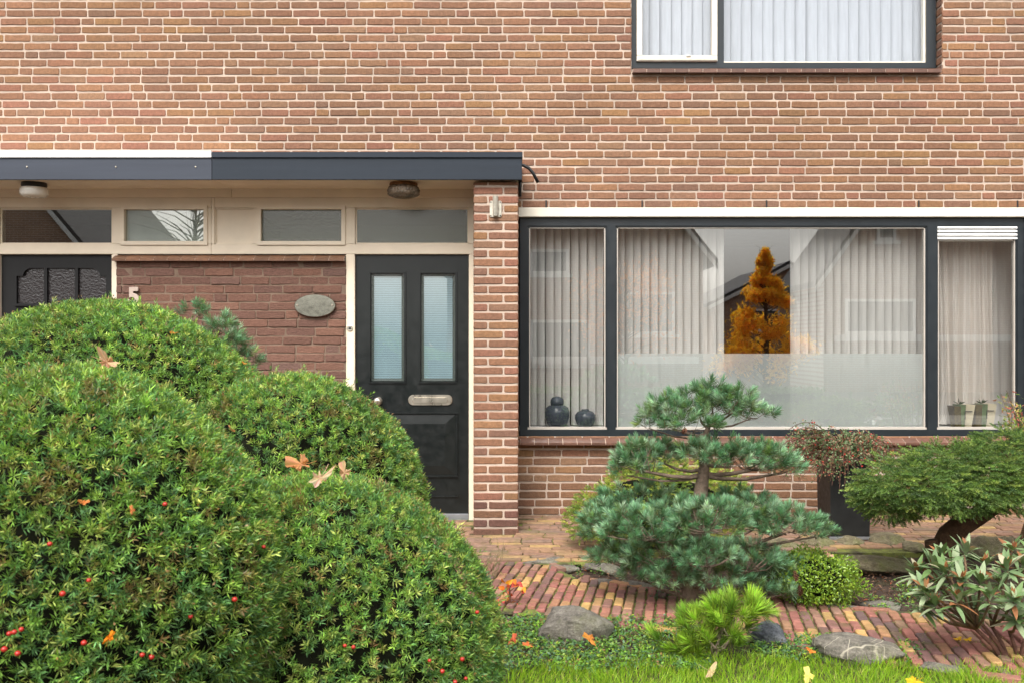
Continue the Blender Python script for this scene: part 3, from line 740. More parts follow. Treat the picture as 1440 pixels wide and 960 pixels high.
# soft curtain in the narrow right pane
def curtain(x0, x1, z0_, z1_, Y, mat, folds, amp, **k):
    nu, nz = 160, 14; V = []
    ph = [random.uniform(0, 6.28) for _ in range(4)]
    for j in range(nz+1):
        tz_ = j/nz; z = z0_+(z1_-z0_)*tz_
        for i in range(nu+1):
            t = i/nu; x = x0+(x1-x0)*t
            wv = math.sin(folds*6.28*t+1.3*math.sin(3*t+ph[0])+.5*math.sin(2.2*tz_+6*t))+.45*math.sin(folds*2.3*6.28*t+ph[1]+.8*tz_)
            V.append((x+.012*math.sin(tz_*3+t*9), Y+amp*wv*(1-.35*tz_), z))
    idx = np.arange((nu+1)*(nz+1)).reshape(nz+1, nu+1)
    Fq = np.stack([idx[:-1, :-1], idx[:-1, 1:], idx[1:, 1:], idx[1:, :-1]], -1).reshape(-1, 4)
    return np_mesh('curtain', np.array(V), Fq, np.ones((len(Fq), 3)), mat, smooth=True, **k)
curtain(XB(1316), XB(1402), .76, 2.36, 7.27, M['drape'], 5.5, .028, cat='curtain', label='soft pleated cream curtain hanging in the narrow right pane')
curtain(XB(1405), XB(1450), .76, 2.36, 7.33, M['slat'], 1.2, .012, cat='curtain', label='smooth pale curtain panel beside the right edge of the window')

# vases on the window board
zb = ZW(600, 7.13)
def vase(px, Y, prof, neck, label):
    t = empty('vase', (PX(px, Y), Y, zb), label=label, cat='vase')
    mb = MB(); mb.lathe((PX(px, Y), Y, zb+.001), prof, 32); mb.build('body', M['vase'], t, smooth=True)
    mb = MB(); mb.lathe((PX(px, Y), Y, zb+.001), neck, 28); mb.build('lid' if len(neck) > 4 else 'rim', M['vase'], t, smooth=True)
vase(783.5, 7.17, [(.06, 0), (.078, .02), (.094, .07), (.096, .11), (.086, .145), (.06, .162), (.045, .166)], [(.05, .167), (.052, .185), (.05, .205), (.038, .222), (.012, .23)], 'taller dark blue glazed jar with a domed lid on the window board')
vase(823, 7.17, [(.05, 0), (.066, .02), (.08, .06), (.078, .09), (.06, .113), (.035, .122)], [(.03, .122), (.03, .130), (.024, .132), (.022, .124)], 'low round dark vase beside the lidded jar on the window board')
# four small tapered pots in the right pane
M['pot_green'] = mat_solid('green_ceramic', (.16, .24, .10), .35, .5, 0, .4, 22)
M['pot_brown'] = mat_solid('mottled_ceramic', (.15, .12, .05), .4, .5, 0, .45, 40)
M['pot_cream'] = mat_solid('cream_ceramic', (.85, .76, .55), .45, .4, 0, .08, 12)
def pot(a0, a1, b0, b1, top, mat, label, side=None, mark=False, plant=False):
    Y = 7.15; z1_ = PZ(top, Y)
    t = empty('flower_pot', ((PX(b0, Y)+PX(b1, Y))/2, Y, zb), label=label, cat='pot', group='tapered pots on the right window board')
    mb = MB(); d0, d1 = .035, .06
    lo = [(PX(b0, Y), Y-d0), (PX(b1, Y), Y-d0), (PX(b1, Y), Y+d0), (PX(b0, Y), Y+d0)]; hi = [(PX(a0, Y), Y-d1), (PX(a1, Y), Y-d1), (PX(a1, Y), Y+d1), (PX(a0, Y), Y+d1)]
    v = [(x, y, zb+.001) for x, y in lo]+[(x, y, z1_) for x, y in hi]
    mb.add(v, [(0, 3, 2, 1), (0, 1, 5, 4), (1, 2, 6, 5), (2, 3, 7, 6), (3, 0, 4, 7), (4, 5, 6, 7)]); mb.build('body', mat, t)
    if mark:
        mb = MB(); xm = PX((b0+b1)/2, Y); yy = Y-.058
        mb.box(xm-.028, xm+.02, yy-.002, yy+.004, z1_-.053, z1_-.047); mb.box(xm-.034, xm-.030, yy+.003, yy+.008, z1_-.11, z1_-.047); mb.build('raised_mark', M['black'], t)
    if plant:
        b, d, ln = [], [], []
        for i in range(9):
            b.append(((PX(a0, Y)+PX(a1, Y))/2, Y, z1_)); d.append((random.uniform(-1, 1), random.uniform(-.5, .5), .5)); ln.append(random.uniform(.03, .06))
        d = np.array(d); d /= np.linalg.norm(d, axis=1)[:, None]
        V, Fq, C = blades(np.array(b), d, np.array(ln), np.full(9, .014), np.tile((.06, .10, .06), (9, 1))); np_mesh('succulent', V, Fq, C, M['leaf'], t)

# ------------------------------------------------------------------ foliage tools
def nrm(a): return a/np.maximum(np.linalg.norm(a, axis=-1, keepdims=True), 1e-9)
def blades(base, d, ln, w, col, bend=None, sidev=None, pos=.45):
    n = len(base)
    s = nrm(np.cross(d, rng.normal(size=(n, 3)))) if sidev is None else nrm(np.cross(d, sidev))
    mid = base+d*(ln*pos)[:, None]
    tip = base+d*ln[:, None]
    if bend is not None: tip = tip+bend
    V = np.stack([base, mid+s*(w/2)[:, None], tip, mid-s*(w/2)[:, None]], 1).reshape(-1, 3)
    Fq = np.arange(n*4).reshape(n, 4)
    return V, Fq, np.clip(col, .002, .95)
def frame_of(a):
    r = np.where(np.abs(a[:, 2:3]) < .9, np.array([[0, 0, 1.]]), np.array([[1., 0, 0]]))
    e1 = nrm(np.cross(a, r)); return e1, np.cross(a, e1)
def shoot_needles(p, a, Ls, n, nl, th0, th1, w, col, jit=.12, cj=.18, t0=.05):
    S = len(p); e1, e2 = frame_of(a)
    i = np.tile(np.arange(n), (S, 1)); t = t0+(1-t0)*(i+rng.random((S, n)))/n
    phi = i*2.39996+rng.random((S, 1))*6.28+rng.normal(0, .25, (S, n))
    th = th0+(th1-th0)*t+rng.normal(0, jit, (S, n))
    base = p[:, None, :]+a[:, None, :]*(Ls[:, None]*t)[..., None]
    d = a[:, None, :]*np.cos(th)[..., None]+(e1[:, None, :]*np.cos(phi)[..., None]+e2[:, None, :]*np.sin(phi)[..., None])*np.sin(th)[..., None]
    ln = nl*(1+rng.normal(0, .12, (S, n)))*(1-.25*np.clip(t-.75, 0, 1)*2)
    c = col[:, None, :]*(1+rng.normal(0, cj, (S, n, 1)))*(1+rng.normal(0, .05, (S, n, 3)))
    return blades(base.reshape(-1, 3), d.reshape(-1, 3), ln.ravel(), np.full(S*n, w)*(1+rng.normal(0, .1, S*n)), c.reshape(-1, 3))
def join(parts):
    Vs, Fs, Cs = [], [], []; o = 0
    for V, Fq, C in parts: Vs.append(V); Fs.append(Fq+o); Cs.append(C); o += len(V)
    return np.concatenate(Vs), np.concatenate(Fs), np.concatenate(Cs)
def lump(n, k, amp):
    return 1+amp*(np.sin(n[:, 0]*k[0]+k[3])*np.cos(n[:, 2]*k[1]+k[4])+.6*np.sin(n[:, 1]*k[2]+n[:, 0]*k[1]*1.7))
def mixcol(cols, wts, n):
    cols = np.array(cols); i = rng.choice(len(cols), n, p=np.array(wts)/sum(wts)); j = rng.choice(len(cols), n, p=np.array(wts)/sum(wts))
    t = rng.random((n, 1))*.5
    return cols[i]*(1-t)+cols[j]*t
def ellipsoid(name, c, r, mat, parent, k=None, amp=0, zmin=None, nu=32, nv=20, **kw):
    V = []
    for j in range(nv+1):
        b = math.pi*(j/nv-.5)
        for i in range(nu): a = 2*math.pi*i/nu; V.append((math.cos(b)*math.cos(a), math.cos(b)*math.sin(a), math.sin(b)))
    V = np.array(V)
    if k is not None: V = V*lump(V, k, amp)[:, None]
    V = V*np.array(r)+np.array(c)
    if zmin is not None: V[:, 2] = np.maximum(V[:, 2], zmin)
    idx = np.arange((nv+1)*nu).reshape(nv+1, nu); nx = np.roll(idx, -1, 1)
    Fq = np.stack([idx[:-1], nx[:-1], nx[1:], idx[1:]], -1).reshape(-1, 4)
    return np_mesh(name, V, Fq, np.ones((len(Fq), 3)), mat, parent, smooth=True, **kw)
def ray_ell(px, py, c, r):
    d = np.array([(px-720)/F, 1, -(py-480)/F]); o = (np.array([0, 0, EYE])-c)/r; e = d/r
    A, B, C_ = e@e, 2*o@e, o@o-1; D = B*B-4*A*C_
    t = (-B-math.sqrt(max(D, 0)))/(2*A)
    p = np.array([0, 0, EYE])+d*t; n = (p-c)/r**2
    return p, n/np.linalg.norm(n)

# berries share one mesh
def berry_mesh(r=.006):
    bm = bmesh.new(); bmesh.ops.create_icosphere(bm, subdivisions=2, radius=r)
    for v in bm.verts: v.co.z *= .92
    me = bpy.data.meshes.new('berry'); bm.to_mesh(me); bm.free(); me.materials.append(M['berry'])
    me.polygons.foreach_set('use_smooth', np.ones(len(me.polygons), dtype=bool)); return me
BERRY = berry_mesh()
def add_child_mesh(name, me, loc, parent, scale=1):
    o = bpy.data.objects.new(name, me); COL.objects.link(o); o.parent = parent
    o.matrix_parent_inverse = Matrix.Translation(-world_loc(parent)); o.location = loc; o.scale = (scale,)*3; return o

# ------------------------------------------------------------------ clipped yew mounds
MOUNDS = {}
def yew(key, c, r, dens, label, berries=(), nl=.021, cols=None):
    c = np.array(c); r = np.array(r); k = rng.uniform(2, 5, 5)
    t = empty('yew_shrub', (c[0], c[1], 0), label=label, cat='shrub', group='clipped yew mounds in the front garden')
    area = 4*math.pi*((r[0]*r[1])**1.6/3+(r[0]*r[2])**1.6/3+(r[1]*r[2])**1.6/3)**(1/1.6)
    S = int(area*dens)
    n = nrm(rng.normal(size=(S, 3))); rad = lump(n, k, .012)
    tocam = nrm(np.array([0, 0, EYE])-(c+n*r))
    nn = nrm(n/r)
    keep = ((nn*tocam).sum(1) > -.45) & (c[2]+n[:, 2]*r[2] > .12)
    n, rad, nn = n[keep], rad[keep], nn[keep]; S = len(n)
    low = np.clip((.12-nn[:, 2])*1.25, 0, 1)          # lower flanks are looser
    depth = np.abs(rng.normal(0, .011, S)+rng.normal(0, .016, S)*low)-.004
    # shallow pockets, as between the clipped shoots
    f = np.sin(n[:, 0]*23+k[0])*np.sin(n[:, 1]*21+k[1])*np.sin(n[:, 2]*25+k[2])+.5*np.sin(n[:, 0]*47)*np.sin(n[:, 2]*43+1)
    pocket = np.clip(f-.25, 0, 1)*(.012+.10*low); depth += pocket
    p = c+n*r*rad[:, None]-nn*depth[:, None]-nn*.022
    a = nrm(nn+rng.normal(0, .50, (S, 3))+np.array([0, 0, .22])+np.array([0, 0, -.5])*low[:, None])
    base = mixcol([(.145, .275, .048), (.095, .210, .062), (.23, .365, .060), (.068, .158, .054), (.36, .42, .10), (.25, .17, .065)], [5, 5, 4, 3.5, 2.2, 1], S)
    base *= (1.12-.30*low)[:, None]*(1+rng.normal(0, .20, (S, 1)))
    base[:, :] *= 1+.14*np.sin(n[:, 0]*7+k[0])[:, None]*np.cos(n[:, 2]*6+k[1])[:, None]
    br_ = (np.sin(n[:, 0]*9+k[3])*np.sin(n[:, 1]*8+k[2])*np.sin(n[:, 2]*9+k[4]) > .62) & (rng.random(S) < .5)
    base[br_] = base[br_]*.35+np.array((.20, .11, .045))*.65
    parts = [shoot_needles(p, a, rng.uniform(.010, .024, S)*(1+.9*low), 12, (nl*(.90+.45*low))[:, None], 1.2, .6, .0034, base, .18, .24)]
    # a few shoots missed by the shears, and thin patches of dead brown twig tips
    st = rng.random(S) < .012
    parts.append(shoot_needles(p[st], nrm(a[st]+nn[st]*.5+np.array([0, 0, .3])), rng.uniform(.035, .06, st.sum()), 14, nl*.95, 1.0, .35, .0034, base[st]*1.15, .15, .2))
    # brown tips and a few yellowed needles
    kx = rng.random(S) < .13
    parts.append(blades(p[kx]+a[kx]*.03, nrm(a[kx]+rng.normal(0, .3, (kx.sum(), 3))), rng.uniform(.006, .012, kx.sum()), np.full(kx.sum(), .0045), mixcol([(.22, .12, .05), (.30, .19, .06), (.16, .08, .04)], [3, 2, 2], kx.sum())))
    V, Fq, C = join(parts)
    np_mesh('foliage', V, Fq, C, M['leaf'], t)
    ellipsoid('shade_core', c, r-.075, M['core'], t, k, .012, zmin=.02)  # solid dark core that makes the gaps between shoots look shaded
    mb = MB()
    for i in range(5):
        q = c[:2]+rng.uniform(-.15, .15, 2); mb.tube([(q[0], q[1], -.02), (q[0]+.03, q[1], .2), (c[0]+rng.uniform(-.3, .3), c[1]+rng.uniform(-.3, .3), c[2])], [.03, .025, .012], 8, (.09, .055, .035))
    mb.build('stems', M['stem_bark'], t)
    for px, py in berries:
        q, nq = ray_ell(px, py, c, r+.004); add_child_mesh('berry', BERRY, q, t, random.uniform(.85, 1.15))
    MOUNDS[key] = (c, r)
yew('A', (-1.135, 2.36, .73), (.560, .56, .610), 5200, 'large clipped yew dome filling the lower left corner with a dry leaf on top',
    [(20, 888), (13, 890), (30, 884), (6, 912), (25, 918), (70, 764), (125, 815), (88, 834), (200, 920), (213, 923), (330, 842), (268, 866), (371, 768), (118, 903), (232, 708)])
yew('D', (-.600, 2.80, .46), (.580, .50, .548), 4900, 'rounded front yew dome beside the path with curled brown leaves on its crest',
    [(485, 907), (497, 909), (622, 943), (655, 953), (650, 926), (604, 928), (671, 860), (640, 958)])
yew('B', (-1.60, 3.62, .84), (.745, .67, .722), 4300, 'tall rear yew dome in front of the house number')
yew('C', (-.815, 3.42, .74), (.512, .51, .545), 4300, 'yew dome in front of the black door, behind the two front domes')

# ------------------------------------------------------------------ dry leaves
def maple_leaf(name, loc, nrm_, size, rot, col, curl=.3, label=None, lobes=5, group='fallen autumn leaves', parent=None):
    mb = MB(); n = 60; pts = [(0, 0, 0)]
    for i in range(n):
        a = 2*math.pi*i/n
        if lobes == 5:
            r = .42+.58*max(0, math.cos(2.5*(a-math.pi/2)))**1.3 if abs(((a+math.pi/2) % (2*math.pi))-0) > .5 else .25
            r *= 1+.12*math.sin(11*a)
        else: r = 1/math.sqrt(math.cos(a)**2+(math.sin(a)/.24)**2)
        x, y = r*math.cos(a)*size, r*math.sin(a)*size
        pts.append((x, y, curl*size*((x/size)**2*random.uniform(.8, 1.1)+.4*(y/size)*(y/size)+.22*math.sin(5*a+1)+.10*math.sin(13*a)+random.uniform(-.06, .06))))
    ks = random.uniform(.85, 1.1)
    for i in range(n):
        c = tuple(q*ks*random.uniform(.85, 1.12) for q in col)
        mb.add([pts[0], pts[1+i], pts[1+(i+1) % n]], [(0, 1, 2)], c)
    mb.tube([(0, 0, 0), (0, -size*.6, .1*size), (.05*size, -size*1.1, .25*size)], size*.02, 5, tuple(q*.8 for q in col))
    z = Vector(nrm_).normalized(); x = z.orthogonal().normalized(); y = z.cross(x)
    mat = Matrix((x, y, z)).transposed() @ Matrix.Rotation(rot, 3, 'Z')
    mb.v = [tuple(mat @ Vector(v)+Vector(loc)) for v in mb.v]
    return mb.build(name, M['dry_leaf'], parent, cat='leaf', group=group, label=label)
cA, rA = MOUNDS['A']; cD, rD = MOUNDS['D']
q, n_ = ray_ell(150, 526, cA, rA+.0)
maple_leaf('fallen_leaf', q+np.array([0, 0, .03]), (.2, -.9, .45), .034, .4, (.62, .38, .24), .9, 'curled tan leaf lying on top of the lower left yew dome')
for px, py, sz, nv, rot, col, lb in ((424, 652, .050, (-.3, -.65, .7), .3, (.50, .24, .10), 'russet curled maple leaf on the front yew dome, left one of the three'),
                              (450, 672, .046, (.1, -.6, .8), 1.9, (.62, .45, .30), 'pale tan maple leaf lying in the middle of the three on the front yew dome'),
                              (484, 664, .034, (.4, -.7, .6), 2.6, (.52, .33, .19), 'upright brown maple leaf on the front yew dome, right one of the three')):
    q, n_ = ray_ell(px, max(py, 684), cD, rD)
    q = P(px, py, q[1]-.01)
    maple_leaf('fallen_leaf', q, nv, sz, rot, col, .8, lb)
for px, py, sz, col, lb in ((154, 896, .016, (.75, .24, .01), 'small orange leaf low on the lower left yew dome'), (118, 706, .012, (.62, .22, .06), 'tiny orange leaf high on the flank of the lower left yew dome'),
                            (186, 717, .012, (.65, .25, .08), 'tiny rust leaf beside the orange one on the lower left yew dome'), (325, 603, .014, (.50, .25, .10), 'narrow brown leaf on the right shoulder of the lower left yew dome')):
    q, n_ = ray_ell(px, py, cA, rA+.006); maple_leaf('fallen_leaf', q, n_, sz, random.random()*6, col, .6, lb)
cB, rB = MOUNDS['B']
for px, py, lb in ((243, 468, 'small rust leaf on the tall rear yew dome'), (342, 510, 'small yellow orange leaf on the right edge of the tall rear yew dome')):
    q, n_ = ray_ell(px, py, cB, rB+.006); maple_leaf('fallen_leaf', q, n_, .017, random.random()*6, (.62, .27, .05), .6, lb)

# ------------------------------------------------------------------ pines
def tuft_field(centres, counts, radii, up=.9, flat=1.0, shell=.55):
    p, a = [], []
    for c, n, r in zip(centres, counts, radii):
        c = np.array(c); r = np.array(r)
        d = nrm(rng.normal(size=(n, 3))); d[:, 2] = np.abs(d[:, 2])*flat-.25*rng.random(n); d = nrm(d)
        q = shell+(1-shell)*rng.random(n)**.5
        p.append(c+d*r*q[:, None]); a.append(nrm(d*np.array([1, 1, .7])+np.array([0, 0, up*.6])+rng.normal(0, .22, (n, 3))))
    return np.concatenate(p), np.concatenate(a)
def pine(name, base, trunk, pads, label, cat, needle=.043, per=42, cols=None, wts=None, group=None, w=.0016, th=(1.15, .30), cones=(), tl=(.03, .05), branch_from=None, barkcol=(.12, .085, .062), twig=.35):
    t = empty(name, tuple(base), label=label, cat=cat, group=group)
    mb = MB(); mb.tube([q[0] for q in trunk], [q[1] for q in trunk], 12, barkcol, wob=.08); mb.build('trunk', M['stem_bark'], t, smooth=True)
    cen = [np.array(p[0]) for p in pads]; rad = [p[1] for p in pads]; cnt = [p[2] for p in pads]
    p, a = tuft_field(cen, cnt, rad)
    bs = MB(); k = 0
    for c, r, n, (src, r0) in zip(cen, rad, cnt, [q[3] for q in pads]):
        src = np.array(src); m = (src+c)/2+np.array([random.uniform(-.02, .02), random.uniform(-.03, .03), -.03])
        endp = c-np.array([0, 0, r[2]*.25])
        bs.tube([src, src*.6+m*.4+np.array([0, 0, -.008]), m, m*.4+endp*.6, endp], [r0*1.2, r0*1.05, r0*.95, r0*.7, r0*.45], 8, barkcol, wob=.1)
        for q in p[k:k+n]:
            if random.random() < twig:
                s_ = endp*.65+m*.35 if random.random() < .4 else endp+np.array([random.uniform(-.4, .4)*r[0], random.uniform(-.4, .4)*r[1], 0])*.8
                bs.tube([s_, (s_+q)/2+np.array([0, 0, -.012]), q], [r0*.28, r0*.22, .002], 5, barkcol)
        k += n
    bs.build('branches', M['stem_bark'], t, smooth=True)
    S = len(p); col = mixcol(cols, wts, S)
    Ls = rng.uniform(tl[0], tl[1], S)
    col = col*(1+rng.normal(0, .16, (S, 1)))
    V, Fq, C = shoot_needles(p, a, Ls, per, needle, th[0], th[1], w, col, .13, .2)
    shoot_t = np.tile(np.arange(per), S)/per               # lower needles older and greener, also darkened to paint shade inside each tuft
    C = C*(.42+.98*shoot_t)[:, None]*np.where(shoot_t[:, None] < .35, np.array([[1.0, .92, .70]]), 1)
    # paler bud at each shoot tip is left out; a few old needles turn brown
    old = rng.random(len(C)) < .025; C[old] = C[old]*.4+np.array((.20, .11, .04))*.6
    np_mesh('foliage', V, Fq, C, M['leaf'], t)
    for (c, ax, ln) in cones:
        cone_part(c, ax, ln, t)
    return t
def cone_part(c, ax, ln, parent):
    mb = MB(); z = Vector(ax).normalized(); x = z.orthogonal().normalized(); y = z.cross(x); c = Vector(map(float, c))
    n = 46
    for i in range(n):
        t = i/n; a = i*2.39996; r = ln*.27*math.sin(math.pi*(.12+.8*t))**.7
        o = c+z*(ln*(t-.5))+(x*math.cos(a)+y*math.sin(a))*r*.35
        rd = (x*math.cos(a)+y*math.sin(a)); d = (rd*.9+z*.5).normalized(); s = z.cross(rd).normalized()*ln*.085
        e = o+d*r*1.0; col = random.choice([(.15, .055, .03), (.20, .08, .045), (.27, .13, .08)])
        mb.add([o-s*.5, o+s*.5, e+s, e-s, e+d*ln*.02], [(0, 1, 2, 3), (3, 2, 4)], col)
        mb.add([o-s*.5-z*ln*.02, o+s*.5-z*ln*.02, e+s-z*ln*.012, e-s-z*ln*.012], [(3, 2, 1, 0)], (.09, .035, .02))
    mb.tube([c-z*ln*.45, c, c+z*ln*.45], [ln*.05, ln*.12, ln*.04], 7, (.06, .03, .02))
    mb.build('pine_cone', M['cone'], parent)
YP = 4.95
def pp(px, py, dy=0.0):           # a point of the pine at its real depth
    return P(px, py, YP+dy)
def pad(px, py, rx, ry, n, src, r0, dy=0.0, depth=None):
    s = F/(YP+dy); return (pp(px, py, dy), (rx/s, depth or min(.24, max(.09, rx/s*.75)), ry*1.2/s), max(3, int(n*1.35)), (src, r0))
T = lambda px, py: pp(px, py)
tr = [(pp(972, 858), 0.0527), (pp(970, 835), 0.0434), (pp(978, 790), 0.0418), (pp(982, 730), 0.0388), (pp(985, 690), 0.0372), (pp(991, 655), .0260), (pp(986, 628), .0190), (pp(996, 600), 0.0125), (pp(1002, 580), 0.0075)]
BLUE = [(.155, .31, .175), (.105, .235, .120), (.25, .41, .265), (.08, .18, .075), (.17, .27, .08), (.36, .49, .35)]
pads = [pad(982, 572, 40, 24, 44, T(996, 600), .007), pad(1030, 575, 38, 16, 30, T(998, 595), .006, -.05), pad(1058, 584, 28, 11, 18, T(998, 598), .005, .04), pad(940, 592, 32, 26, 34, T(992, 610), .007, -.03),
        pad(912, 596, 14, 18, 12, T(990, 615), .005, .05), pad(975, 600, 40, 14, 26, T(992, 612), .005, -.12), pad(1000, 553, 22, 10, 14, T(1002, 580), .004), pad(1040, 558, 14, 9, 9, T(1002, 585), .004),
        pad(902, 654, 36, 24, 44, T(984, 668), .011, -.02), pad(926, 642, 30, 20, 26, T(984, 660), .008, .12), pad(882, 664, 20, 13, 15, T(985, 670), .006, .03),
        pad(1018, 648, 46, 25, 48, T(990, 648), .010, -.08), pad(1066, 652, 46, 22, 50, T(988, 665), .012, .0), pad(1100, 660, 26, 15, 22, T(988, 668), .010, .05), pad(980, 640, 24, 12, 14, T(990, 640), .005, -.15),
        pad(905, 716, 70, 26, 70, T(982, 735), .010, .22), pad(868, 738, 48, 26, 52, T(980, 760), .011, .02), pad(905, 750, 60, 26, 60, T(980, 765), .011, -.16), pad(845, 752, 26, 16, 20, T(980, 770), .008, .08),
        pad(1000, 738, 52, 26, 58, T(980, 760), .010, -.26), pad(955, 735, 46, 22, 44, T(980, 755), .009, -.1), pad(1060, 735, 44, 30, 50, T(982, 770), .011, .02), pad(1105, 742, 46, 24, 50, T(982, 775), .012, -.04), pad(1145, 750, 26, 14, 22, T(984, 775), .010, .02), pad(1040, 712, 40, 18, 30, T(983, 740), .008, .2),
        pad(935, 785, 56, 24, 52, T(974, 820), .010, -.1), pad(880, 790, 40, 22, 34, T(974, 825), .008, .1), pad(1000, 790, 44, 22, 44, T(975, 825), .010, -.26), pad(1055, 795, 46, 24, 48, T(974, 838), .012, -.08), pad(1095, 805, 30, 22, 32, T(974, 840), .010, .02), pad(1100, 832, 18, 12, 14, T(974, 842), .008, -.05), pad(900, 808, 34, 14, 26, T(973, 838), .007, .02), pad(945, 815, 38, 12, 26, T(973, 842), .007, -.12), pad(1010, 815, 30, 14, 24, T(973, 842), .007, -.2), pad(1055, 826, 34, 14, 28, T(973, 845), .008, -.02), pad(860, 785, 26, 16, 20, T(974, 828), .007, .0)]
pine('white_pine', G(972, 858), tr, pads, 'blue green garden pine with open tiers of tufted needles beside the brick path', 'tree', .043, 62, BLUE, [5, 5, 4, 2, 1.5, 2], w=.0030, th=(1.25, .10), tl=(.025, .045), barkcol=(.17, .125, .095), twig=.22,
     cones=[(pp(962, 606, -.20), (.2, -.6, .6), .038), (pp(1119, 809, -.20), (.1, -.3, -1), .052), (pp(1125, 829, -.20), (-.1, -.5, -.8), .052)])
# second blue pine, peeping out behind the rear dome
YQ = 4.75
def pq(px, py, dy=0): return P(px, py, YQ+dy)
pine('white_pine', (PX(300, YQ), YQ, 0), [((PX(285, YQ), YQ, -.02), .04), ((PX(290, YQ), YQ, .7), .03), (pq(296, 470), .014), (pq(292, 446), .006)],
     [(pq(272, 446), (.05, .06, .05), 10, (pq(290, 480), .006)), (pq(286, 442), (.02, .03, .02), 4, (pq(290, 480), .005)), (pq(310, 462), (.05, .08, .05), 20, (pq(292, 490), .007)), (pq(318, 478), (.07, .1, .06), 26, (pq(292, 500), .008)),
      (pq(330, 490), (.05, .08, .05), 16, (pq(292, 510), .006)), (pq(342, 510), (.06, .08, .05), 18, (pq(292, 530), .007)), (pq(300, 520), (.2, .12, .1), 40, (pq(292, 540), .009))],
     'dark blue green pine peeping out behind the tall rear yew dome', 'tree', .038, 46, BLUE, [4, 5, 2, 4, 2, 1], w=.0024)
# mugo pine at the edge of the grass
YM = 4.15
def pm(px, py, dy=0): return P(px, py, YM+dy)
GREEN = [(.25, .42, .04), (.19, .35, .04), (.33, .50, .06), (.13, .26, .035)]
pine('dwarf_pine', (PX(1005, YM), YM, 0), [((PX(1004, YM), YM, -.02), .016), (pm(1008, 912), .012), (pm(1012, 890), .008), (pm(1020, 868), .005)],
     [(pm(1035, 862), (.12, .09, .04), 15, (pm(1010, 905), .006)), (pm(985, 882), (.09, .08, .035), 9, (pm(1008, 910), .006)), (pm(1030, 890, -.06), (.10, .08, .035), 10, (pm(1008, 912), .006)),
      (pm(1000, 905, -.05), (.12, .08, .035), 11, (pm(1006, 918), .005)), (pm(940, 905, .03), (.07, .06, .025), 5, (pm(1002, 920), .005)), (pm(975, 915, .02), (.09, .06, .025), 7, (pm(1002, 920), .004)), (pm(1055, 872, .04), (.06, .06, .03), 6, (pm(1012, 905), .005)), (pm(1010, 868, .05), (.08, .06, .03), 7, (pm(1010, 905), .005))],
     'bright green dwarf pine with upright needles in front of the blue pine trunk', 'shrub', .072, 84, GREEN, [4, 3, 3, 2], w=.0034, th=(1.05, .08), tl=(.03, .05), barkcol=(.24, .19, .14), twig=.5)

# ------------------------------------------------------------------ spruces
def spruce_mass(name, part, t, lobes, n, axis_fn, cols, wts, Lr, per, nl, w, side=True):
    ps, as_ = [], []
    for (c, r, wt) in lobes:
        m = int(n*wt); c = np.array(c); r = np.array(r); d = nrm(rng.normal(size=(m, 3))); q = .72+.28*rng.random(m)**.6
        ps.append(c+d*r*q[:, None]); as_.append(axis_fn(d, m))
    p, a = np.concatenate(ps), np.concatenate(as_); S = len(p); col = mixcol(cols, wts, S)*(1+rng.normal(0, .2, (S, 1))); Ls = rng.uniform(*Lr, S)
    parts = [shoot_needles(p, a, Ls, per, nl, 1.15, .75, w, col, .12, .16)]
    tipc = np.clip(col*1.5+np.array((.03, .03, 0)), 0, .6)
    parts.append(shoot_needles(p+a*(Ls*.72)[:, None], a, Ls*.3, max(5, per//4), nl*.9, 1.0, .2, w, tipc, .12, .14))
    if side:
        e1, e2 = frame_of(a)
        for sg in (-1, 1):
            a2 = nrm(a*.75+e1*sg*.7+rng.normal(0, .12, (S, 3))); parts.append(shoot_needles(p+a*(Ls*.35)[:, None], a2, Ls*.6, per//2, nl, 1.1, .6, w, col*1.06, .12, .16))
    V, Fq, C = join(parts); return np_mesh(part, V, Fq, C, M['leaf'], t)
YS = 5.45
def ps_(px, py, dy=0): return P(px, py, YS+dy)
sp = empty('spruce_tree', (PX(1325, YS), YS, 0), label='umbrella shaped spruce with a leaning bare trunk at the right edge', cat='tree')
mb = MB(); mb.tube([ps_(1322, 792), ps_(1324, 775), ps_(1336, 752), ps_(1352, 738), ps_(1372, 726), ps_(1395, 712), ps_(1405, 690), ps_(1400, 660)], [.085, .072, .068, .062, .056, .05, .035, .02], 14, (.075, .042, .024), wob=.06)
mb.tube([ps_(1318, 790, -.05), ps_(1312, 772, -.06), ps_(1309, 759, -.06)], [.045, .04, .034], 10, (.075, .042, .024), wob=.06)
mb.tube([ps_(1345, 742), ps_(1345, 722), ps_(1320, 700), ps_(1280, 690)], [.03, .028, .022, .01], 8, (.075, .042, .024))
mb.tube([ps_(1385, 718), ps_(1420, 705), ps_(1470, 690)], [.035, .028, .012], 8, (.075, .042, .024))
mb.build('trunk', M['stem_bark'], sp, smooth=True)
def droop(d, m): return nrm(d*np.array([1, 1, .35])+np.array([0, -.15, -.30])+np.clip(d[:, 2:3], 0, 1)*np.array([[0, -.25, .30]])+rng.normal(0, .17, (m, 3)))
OLIVE = [(.105, .180, .042), (.075, .140, .038), (.155, .235, .05), (.05, .10, .03), (.24, .31, .075)]
lobes = []
s = F/YS
for px, py, rx, ry, dy, wt in ((1286, 678, 76, 30, -.10, .17), (1361, 664, 86, 34, -.12, .19), (1426, 652, 81, 36, -.05, .16), (1336, 686, 86, 27, -.2, .16), (1251, 700, 42, 22, -.02, .08), (1406, 680, 76, 30, -.22, .13), (1486, 664, 76, 43, 0, .10), (1346, 652, 96, 24, .28, .10), (1431, 622, 56, 17, .1, .09), (1231, 696, 24, 15, .1, .04), (1506, 630, 56, 25, .1, .05)):
    lobes.append((ps_(px, py, dy), (rx/s, max(.2, rx/s*.8), ry/s), wt))
